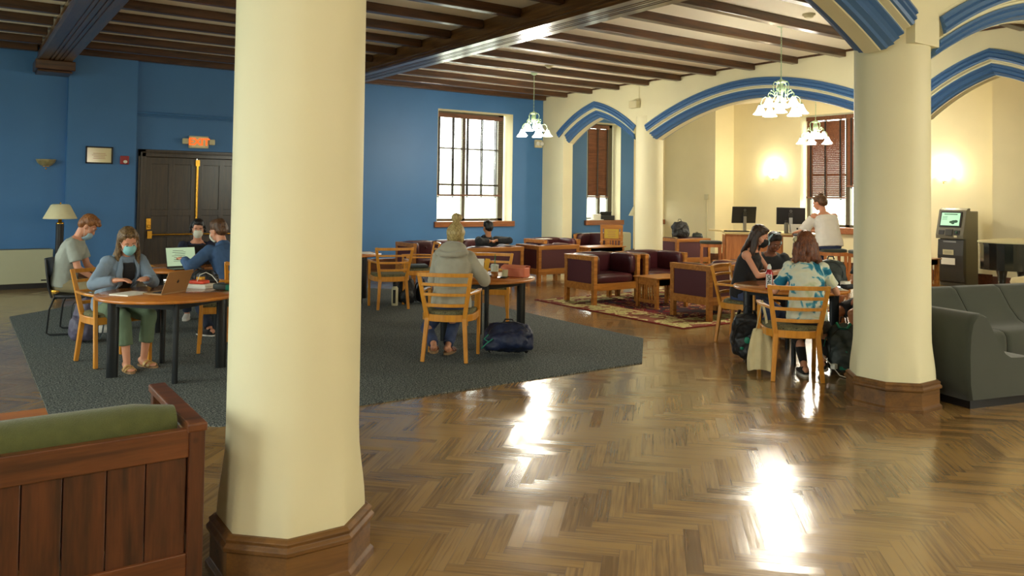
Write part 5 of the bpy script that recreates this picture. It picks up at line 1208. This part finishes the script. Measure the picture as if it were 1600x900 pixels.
G().rbox((-.07, 0, .10), (.17, .01, .20), rotm(-.28, 0, 0)).build('page', 'paper', o); G().rbox((.05, -.01, .10), (.055, .012, .21), rotm(-.28, .1, 0)).build('yellow_cover', 'yellow', o); G().rbox((-.02, .03, .01), (.3, .2, .014)).build('keyboard_base', 'black', o, .004)
o = thing('notebook_in_cup_row', 'pale green paper cup behind the straw on the middle table', 'cup', (5.24, 7.86, ZT)); o.name = 'paper_cup'
G().lathe([(.03, 0), (.042, .12), (.045, .122), (.045, .13), (.02, .135)], n=20).build('cup', 'cup', o)
paper('white sheets spread on the left side of the middle table', (4.82, 8.05, ZT), 20, .3, .22, 2)
paper('white sheets on the far carpet-edge table by the big column', (5.25, 11.75, ZT), 10, .42, .3, 6)
paper('white papers lying on the arm of the far corner leather armchair', (10.38, 13.70, .77), 5, .3, .2, 3)
# right table
o = thing('water_bottle', 'red sports bottle with a white cap and white ONLY label on the right table', 'bottle', (7.05, 5.37, ZT), 237)
G().lathe([(.034, 0), (.038, .006), (.038, .165), (.034, .185), (.022, .205), (.02, .212), (.001, .212)], n=28).build('bottle', 'redbottle', o); G().lathe([(.021, .208), (.022, .235), (.016, .245), (.011, .262), (.001, .264)], n=20).build('cap', 'white', o)
rs = [[V((.0388*math.sin(a), .0388*math.cos(a), z)) for a in np.linspace(-.95, .95, 12)]+[V((.0378*math.sin(a), .0378*math.cos(a), z)) for a in np.linspace(.95, -.95, 12)] for z in (.018, .158)]
G().rings(rs).build('label', 'label', o)
text_mesh('ONLY', .05, 'lettering', 'navyink', o, (0, .0405, .088), Euler((PI/2, PI/2, PI)), .0008)
softbag('backpack', 'black backpack standing on the right table against the column', 'bag', (7.88, 5.20, ZT), 240, (.34, .2, .30), 'greybag', seed=9)
o = thing('snack_bag', 'pink and red snack wrapper by the backpack on the right table', 'snack', (7.62, 5.35, ZT), 30); cush('wrapper', o, (-.09, .06, -.05, .05, 0, .055), 'pink'); cush('white_tub', o, (-.16, -.08, -.04, .04, 0, .05), 'white')
paper('crumpled cream wrapping paper spread on the front of the right table', (7.60, 5.08, ZT), 35, .40, .24, 2)
paper('open book under the hands of the sitter with pale blue headphones', (7.80, 5.78, ZT), 40, .3, .22, 9, cat='book', name='open_book')
o = thing('sunglasses_pouch', 'dark crumpled pouch at the right edge of the right table', 'pouch', (7.86, 4.98, ZT), 10); cush('pouch', o, (-.07, .07, -.05, .05, 0, .05), 'blackbag'); cush('tissue', o, (-.06, .03, -.02, .06, .03, .08), 'paper')
# bags on the floor
def navy_extra(o, L):
    g = G(); g.tube([L(.3, .55, .35), L(.42, .62, .2), L(.5, .6, .05)], .006, 6); g.tube([L(.38, .5, .5), L(.46, .56, .35), L(.36, .62, .25)], .006, 6); g.build('teal_cord', 'teal', o)
softbag('backpack', 'navy blue backpack slumped on the carpet beside the middle table legs', 'backpack', (4.83, 6.97, .012), 214, (.56, .34, .33), 'navybag', seed=2, tilt=.3, extra=navy_extra)
def green_logo(o, L):
    G().ell(L(0, .62, .55), (.03, .012, .035)).build('green_emblem', 'teal', o); G().ell(L(.15, .6, .35), (.02, .01, .02)).build('green_tab', 'teal', o)
softbag('backpack', 'black backpack with a small green emblem beside the canvas tote', 'backpack', (7.0, 5.62, 0), 230, (.34, .26, .52), 'blackbag', seed=3, tilt=-.42, extra=green_logo)
def green_trim(o, L):
    G().tube([L(-.2, .2, 1.0), L(-.1, .3, .9), L(.1, .3, .9), L(.2, .2, 1.0)], .014, 8).build('green_handle', 'teal', o)
    for z in (.75, .25): G().rbox(L(.0, .55, z*.6), (.07, .02, .03)).build('green_tab', 'teal', o)
    G().tube([L(.5, .2, .7), L(.6, .3, .4), L(.55, .4, .1), L(.62, .5, .02)], .012, 6, flat=.4).build('green_strap', 'teal', o)
softbag('backpack', 'dark green-grey backpack with teal handle leaning at the right column base', 'backpack', (7.22, 4.62, 0), 238, (.32, .24, .50), 'greybag', seed=5, extra=green_trim)
softbag('backpack', 'grey and purple backpack on the carpet behind the denim-jacket sitter', 'backpack', (1.22, 10.05, .012), 250, (.32, .26, .50), 'purplebag', seed=6, strap_mat='strapgrey')
softbag('backpack', 'black backpack on the carpet below the far side-on armchair', 'backpack', (5.72, 11.05, .012), 200, (.3, .26, .42), 'blackbag', seed=7)
softbag('duffel_bag', 'black bag hanging low behind the side-on armchair near the carpet edge', 'bag', (6.02, 11.02, .012), 170, (.26, .2, .34), 'blackbag', seed=8)
softbag('backpack', 'black backpack standing on top of the bright armchair beyond the arcade', 'backpack', (13.72, 12.9, .757), 200, (.42, .26, .40), 'blackbag', seed=10)
softbag('small_bag', 'small dark bag beside the backpack on the bright armchair beyond the arcade', 'bag', (14.22, 12.85, .757), 220, (.26, .18, .12), 'greybag', seed=11)
o = thing('water_bottle', 'white and black sports bottle standing by the far black backpack on the carpet', 'bottle', (5.50, 10.98, .012)); G().lathe([(.045, 0), (.05, .01), (.05, .26), (.03, .29)], n=20).build('bottle', 'offwhite', o); G().lathe([(.032, .29), (.034, .34), (.02, .36)], n=16).build('lid', 'black', o); G().rbox((-.03, -.04, .14), (.03, .03, .2)).build('dark_print', 'black', o)
def tote():
    o = thing('tote_bag', 'natural canvas tote bag hanging from the arm of the tie-dye sitter\'s chair', 'tote bag', (6.47, 5.02, 0), 55)
    g = G(); rs = []
    for k in range(12):
        t = k/11; z = .04+.40*t; w = .125*(1-.45*t**2.2)+.012*math.sin(3*t); d = .075*(1-.6*t); rs.append([V((w*math.cos(a)*(1+.05*math.sin(5*a+3*t)), d*math.sin(a)*(1+.15*math.sin(7*a)), z-.02*math.cos(2*a)*(1-t))) for a in [2*PI*i/40 for i in range(40)]])
    g.rings(rs); blob(g, 'bag_body', 'canvas', o, .008, 2, wr=.008, wscale=9, stretch=.25)
    for s in (-1, 1): G().tube([(-.05, s*.02, .42), (-.02, s*.025, .56), (.0, s*.02, .66), (.005, 0, .715), (.02, s*-.01, .66), (.045, s*.0, .55), (.06, s*.02, .42)], .014, 8, flat=.3).build('handle', 'canvas', o)
tote()
o = thing('power_cord', 'white charging cord running from the chair to the right column plinth', 'cable', (7.0, 4.6, 0)); G().tube([(-.15, .1, .42), (-.1, .03, .2), (-.02, -.02, .10), (.05, -.05, .012), (.0, -.28, .01), (-.08, -.46, .01), (-.12, -.54, .05)], .005, 6).build('cord', 'cable', o); G().rbox((.0, -.02, .1), (.05, .05, .05)).build('charger', 'white', o, .006)
o = thing('folder', 'dark folder lying on the seat of the side-on armchair', 'folder', (6.13, 11.45, .53), 290); G().rbox((0, 0, .02), (.34, .3, .04)).build('cover', 'greybag', o, .01)
o = thing('folded_garment', 'dark folded garment on the seat behind the peach case', 'garment', (5.78, 8.80, .53), 220); cush('garment', o, (-.2, .2, -.18, .18, 0, .06), 'blackcloth'); cush('white_garment', o, (-.26, -.19, -.1, .12, -.09, .03), 'whitecloth')

# ------------------------------------------------------------------ tall desk with monitors, stools, suitcase
def desk():
    o = thing('computer_desk', 'tall wooden computer desk with pale top in the bright bay', 'desk', (13.5, 10.6, 0)); q = lambda x, y: (x-13.5, y-10.6)
    G().prism([q(12.92, 10.92), q(14.22, 9.62), q(14.95, 10.35), q(13.98, 12.25), q(13.75, 12.1), q(13.65, 11.65)], .965, 1.0).build('desktop', 'desktop', o, .006)
    R = rotm(0, 0, -PI/4)
    def B(a, b, z0, z1, d0, d1, nm, mat):  # along the front edge, depth backwards
        f = V((12.95-13.5, 10.95-10.6, 0)); e = V((.7071, -.7071, 0)); k = V((.7071, .7071, 0)); vs = [f+e*x+k*y+V((0, 0, z)) for z in (z0, z1) for y in (d0, d1) for x in (a, b)]
        G().add(vs, [(0, 2, 3, 1), (4, 5, 7, 6), (0, 1, 5, 4), (2, 6, 7, 3), (0, 4, 6, 2), (1, 3, 7, 5)]).build(nm, mat, o, .004)
    B(.0, 1.15, 0, .93, .08, .11, 'front_panel', 'desk'); B(.0, 1.85, .93, .968, .03, .06, 'edge_band', 'desk'); B(0, .03, 0, .93, .08, .7, 'end_panel', 'desk'); B(1.12, 1.15, 0, .93, .08, .7, 'end_panel', 'desk'); B(1.8, 1.83, 0, .93, .08, .7, 'end_panel', 'desk'); B(1.15, 1.8, .3, .33, .1, .7, 'shelf', 'desk')
desk()
def monitor(label, loc, az, group='black desktop monitors'):
    o = thing('monitor', label, 'monitor', loc, az, group); R = rotm(.12, 0, 0)
    G().rbox((0, 0, .35), (.56, .03, .35), R).build('screen_housing', 'black', o, .008); G().rbox(V((0, -.025, .37)), (.08, .02, .08), R).build('mount', 'kioskdark', o, .004)
    G().rbox((0, -.03, .17), (.07, .03, .3)).build('stand', 'steel', o, .006); G().rbox((0, -.02, .008), (.24, .18, .016)).build('foot', 'steel', o, .006)
    g = G(); n = 20; g.rings([[V((r*math.cos(2*PI*k/n), -.0385-.0, .45+r*math.sin(2*PI*k/n))) for k in range(n)] for r in (.018, .024)], False); g.build('emblem', 'steel', o); return o
mo = monitor('black monitor turned away from the viewer at the left end of the tall desk', (13.66, 11.05, 1.0), 20)
dup(mo, (14.02, 10.16, 1.0), 50, 'black monitor seen from behind beside the off-shoulder blouse')
def keyboard(label, loc, az):
    o = thing('keyboard', label, 'keyboard', loc, az); G().rbox((0, 0, .012), (.44, .14, .02)).build('case', 'black', o, .004); G().rbox((0, 0, .024), (.42, .12, .006)).build('keys', 'keys', o)
keyboard('black keyboard in front of the left desk monitor', (13.38, 10.98, 1.0), 40)
for lab, p in (('black computer mouse at the left end of the desk', (13.15, 11.1, 1.0)), ('black computer mouse beside the metal bottle on the desk', (13.72, 10.22, 1.0))):
    o = G().ell((0, 0, .016), (.035, .055, .018)).build('computer_mouse', 'black'); o.location = p; tag(o, lab, 'mouse')
o = thing('water_bottle', 'dark metal bottle with a loop lid in front of the right monitor', 'bottle', (13.82, 10.12, 1.0)); G().lathe([(.04, 0), (.043, .01), (.043, .2), (.03, .22)], n=20).build('bottle', 'kiosk', o); G().lathe([(.032, .22), (.034, .25), (.02, .262)], n=16).build('lid', 'black', o); G().tube([(-.025, 0, .25), (-.02, 0, .29), (.02, 0, .29), (.025, 0, .25)], .005, 6).build('loop', 'black', o)
o = thing('propped_tablet', 'white tablet with a dark emblem standing in front of the right monitor', 'tablet', (13.98, 9.98, 1.0), 30); G().rbox((0, 0, .1), (.25, .01, .19), rotm(-.3, 0, -.0)).build('case', 'white', o, .004); G().ell((0, -.01, .1), (.02, .003, .02)).build('emblem', 'black', o)
def stool(label, loc, az, group='bar stools at the tall desk'):
    o = thing('bar_stool', label, 'stool', loc, az, group)
    cush('seat', o, (-.23, .23, -.19, .19, .70, .775), 'grey_fabric'); g = G().box(-.22, .22, -.18, .18, .64, .71).build('seat_frame', 'desk', o, .006)
    for sx in (-1, 1):
        for sy in (-1, 1): G().bar((sx*.2, sy*.16, .0), (sx*.19, sy*.15, .66), .045, .045, (0, 1, 0)).build('leg', 'desk', o, .004)
    for sy in (-1, 1): G().rbox((0, sy*.155, .25), (.36, .025, .035)).build('stretcher', 'desk', o)
    for sx in (-1, 1): G().rbox((sx*.195, 0, .32), (.025, .28, .035)).build('stretcher', 'desk', o)
    return o
st = stool('upholstered bar stool under the person in the off-shoulder blouse', (13.66, 8.98, 0), 35)
dup(st, (13.42, 11.74, 0), 45, 'empty upholstered bar stool at the left end of the tall desk')
dup(st, (13.78, 8.42, 0), 35, 'empty upholstered bar stool right of the off-shoulder sitter')
o = thing('suitcase', 'pale blue-grey suitcase with its telescopic handle pulled up behind the auburn hair', 'suitcase', (11.15, 7.93, 0), 55)
cush('shell', o, (-.2, .2, -.12, .12, .04, .58), 'luggage')
for sx in (-1, 1): G().cyl((sx*.07, -.08, .56), (sx*.07, -.08, 1.12), .009, n=8).build('handle_tube', 'white', o); G().cyl((sx*.15, 0, .0), (sx*.15, 0, .05), .02).build('wheel', 'black', o)
G().rbox((0, -.08, 1.13), (.17, .03, .035)).build('grip', 'black', o, .01)

# ------------------------------------------------------------------ memorial chair, sill clutter
def plaque_chair():
    o = thing('plaque_chair', 'wooden slat-back chair with a gold plaque on its tall back', 'chair', (12.30, 13.68, 0), 222)
    for s in (-1, 1):
        G().bar((s*.21, -.2, 0), (s*.23, -.22, 1.04), .06, .05, (0, 1, 0)).build('back_post', 'oak', o, .004); G().bar((s*.2, .2, 0), (s*.2, .2, .44), .045, .045, (0, 1, 0)).build('leg', 'oak', o, .004)
        G().rbox((s*.235, -.02, .66), (.05, .46, .03)).build('armrest', 'oak', o, .006); G().rbox((s*.22, .19, .55), (.04, .04, .22)).build('arm_post', 'oak', o)
    for z, h in ((1.0, .09), (.70, .03), (.50, .05)): G().rbox((0, -.21, z), (.42, .03, h)).build('back_rail', 'oak', o, .004)
    for k in range(5): G().rbox((-.13+.065*k, -.21, .6), (.032, .02, .2)).build('slat', 'oak', o)
    G().rbox((0, -.20, .84), (.36, .022, .24)).build('plaque_board', 'oak', o); p = G().rbox((0, -.186, .84), (.32, .01, .21)).build('plaque', 'goldplaque', o, .003)
    g = G()
    for k in range(4): g.rbox((0, -.1795, .90-.04*k), (.2-.03*(k % 2), .002, .012))
    g.build('engraving', 'inkbrown', p); G().rbox((0, 0, .45), (.44, .44, .04)).build('seat', 'oak', o, .01)
plaque_chair()
o = thing('desk_printer', 'small black device on the sill of the narrow window', 'printer', (14.45, YB+.08, 1.06), 190); G().box(-.2, .2, -.1, .1, 0, .12).build('body', 'black', o, .01); G().rbox((0, -.06, .15), (.36, .02, .16), rotm(-.4, 0, 0)).build('paper_tray', 'kioskdark', o, .004)
paper('stack of white papers left of the black device on the narrow sill', (13.98, YB+.08, 1.06), 5, .5, .26, 12)
o = thing('white_box', 'pale box standing on the papers of the narrow sill', 'box', (14.12, YB+.12, 1.079)); G().box(-.14, .12, -.05, .05, 0, .14).build('box', 'paper', o, .004)

# ------------------------------------------------------------------ ticket kiosk and grand piano
def kiosk():
    o = thing('kiosk', 'grey self-service kiosk with a lit green screen beyond the sofa', 'kiosk', (16.62, 8.12, 0), 270)
    # local: front = +Y (world -X), x right of viewer -> width .52
    w = .26
    G().box(-w+.01, w-.01, -.33, .20, 0, 1.50).build('cabinet', 'kiosk', o, .012)
    prof = [(.19, .06), (.27, .10), (.31, .35), (.325, .62), (.30, .93), (.20, .93), (.2, .06)]
    G().rings([[V((x, y, z)) for y, z in prof] for x in (-w-.005, w-.03)], True, False).build('lower_door', 'kioskdark', o, .01)
    prof = [(.20, .95), (.34, .95), (.345, 1.02), (.31, 1.14), (.20, 1.52), (.12, 1.56), (.05, 1.56), (.05, .95)]
    G().rings([[V((x, y, z)) for y, z in prof] for x in (-w-.015, w-.005)], True, False).build('upper_console', 'kiosk', o, .01)
    n = math.atan2(.11, .38); R = rotm(n, 0, 0); c = V((0, .262, 1.335))
    G().rbox(c, (.42, .02, .32), R).build('screen_bezel', 'black', o, .006); s = G().rbox(c+R @ V((0, .012, .0)), (.36, .006, .26), R).build('screen', 'screen', o)
    g = G(); f = c+R @ V((0, .016, 0)); g.rbox(f+R @ V((0, 0, .10)), (.26, .001, .018), R)
    for k in range(3): g.rbox(f+R @ V((.11, 0, .05-.03*k)), (.1, .001, .008), R)
    g.build('screen_text', 'inkgreen', s); g = G()
    for dx, dz, a, b in ((-.07, -.05, .05, .03), (-.03, -.06, .045, .026), (-.11, -.045, .04, .03), (-.06, -.085, .03, .02)): g.ell(f+R @ V((dx, 0, dz)), (a, .001, b), R)
    g.build('screen_picture', 'inkgreen', s)
    for x, m_, sz in ((.15, 'black', (.11, .03, .09)), (0, 'kioskdark', (.14, .05, .13)), (-.15, 'black', (.12, .03, .1))): G().rbox((x, .325, 1.07), sz, rotm(.25, 0, 0)).build('panel_slot', m_, o, .006)
    G().ell((-.15, .345, 1.08), (.025, .012, .025)).build('green_reader', 'inkgreen', o); G().rbox((-.13, .345, 1.0), (.06, .01, .04)).build('label', 'offwhite', o); G().rbox((.0, .305, .89), (.25, .012, .03)).build('slot_light', 'steel', o)
    G().rbox((0.02, .325, .68), (.21, .01, .1), rotm(-.04, 0, 0)).build('notice', 'offwhite', o); G().rbox((.02, .328, .50), (.27, .01, .13), rotm(.02, 0, 0)).build('paper_notice', 'paper', o)
    g = G()
    for k in range(3): g.rbox((.02, .3315, .70-.022*k), (.15, .002, .006))
    g.build('notice_text', 'ink', o)
kiosk()
def piano():
    o = thing('grand_piano', 'black grand piano with a pale cloth on its lid behind the sofa', 'piano', (15.2, 6.3, 0), 0)
    pts = []
    for k in range(40):
        a = 2*PI*k/40; r = .78+.12*math.cos(2*a-.5)+.05*math.sin(3*a); pts.append((r*1.15*math.cos(a), r*.85*math.sin(a)))
    G().prism(pts, .56, .98).build('case', 'piano', o, .02); G().prism([(x*1.02, y*1.02) for x, y in pts], .98, 1.01).build('lid', 'piano', o, .008); G().prism([(x*1.035, y*1.035) for x, y in pts], 1.012, 1.03).build('lid_cover', 'offwhite', o, .006)
    for x, y in ((-.6, .1), (.6, .3), (.2, -.55)): G().lathe([(.05, 0), (.035, .1), (.06, .4), (.09, .56)], c=(x, y, 0), n=12).build('leg', 'piano', o)
    G().box(-.15, .05, -.35, -.25, .1, .56).build('pedal_lyre', 'brass', o, .01)
piano()
o = thing('wicker_stool', 'pale woven stool top showing above the sofa back beside the piano', 'stool', (13.2, 5.35, 0)); G().lathe([(.2, 0), (.22, .3), (.3, .5), (.28, .56), (.1, .6)], n=24).build('seat', 'canvas', o)
bpy.data.scenes.remove(TSC)
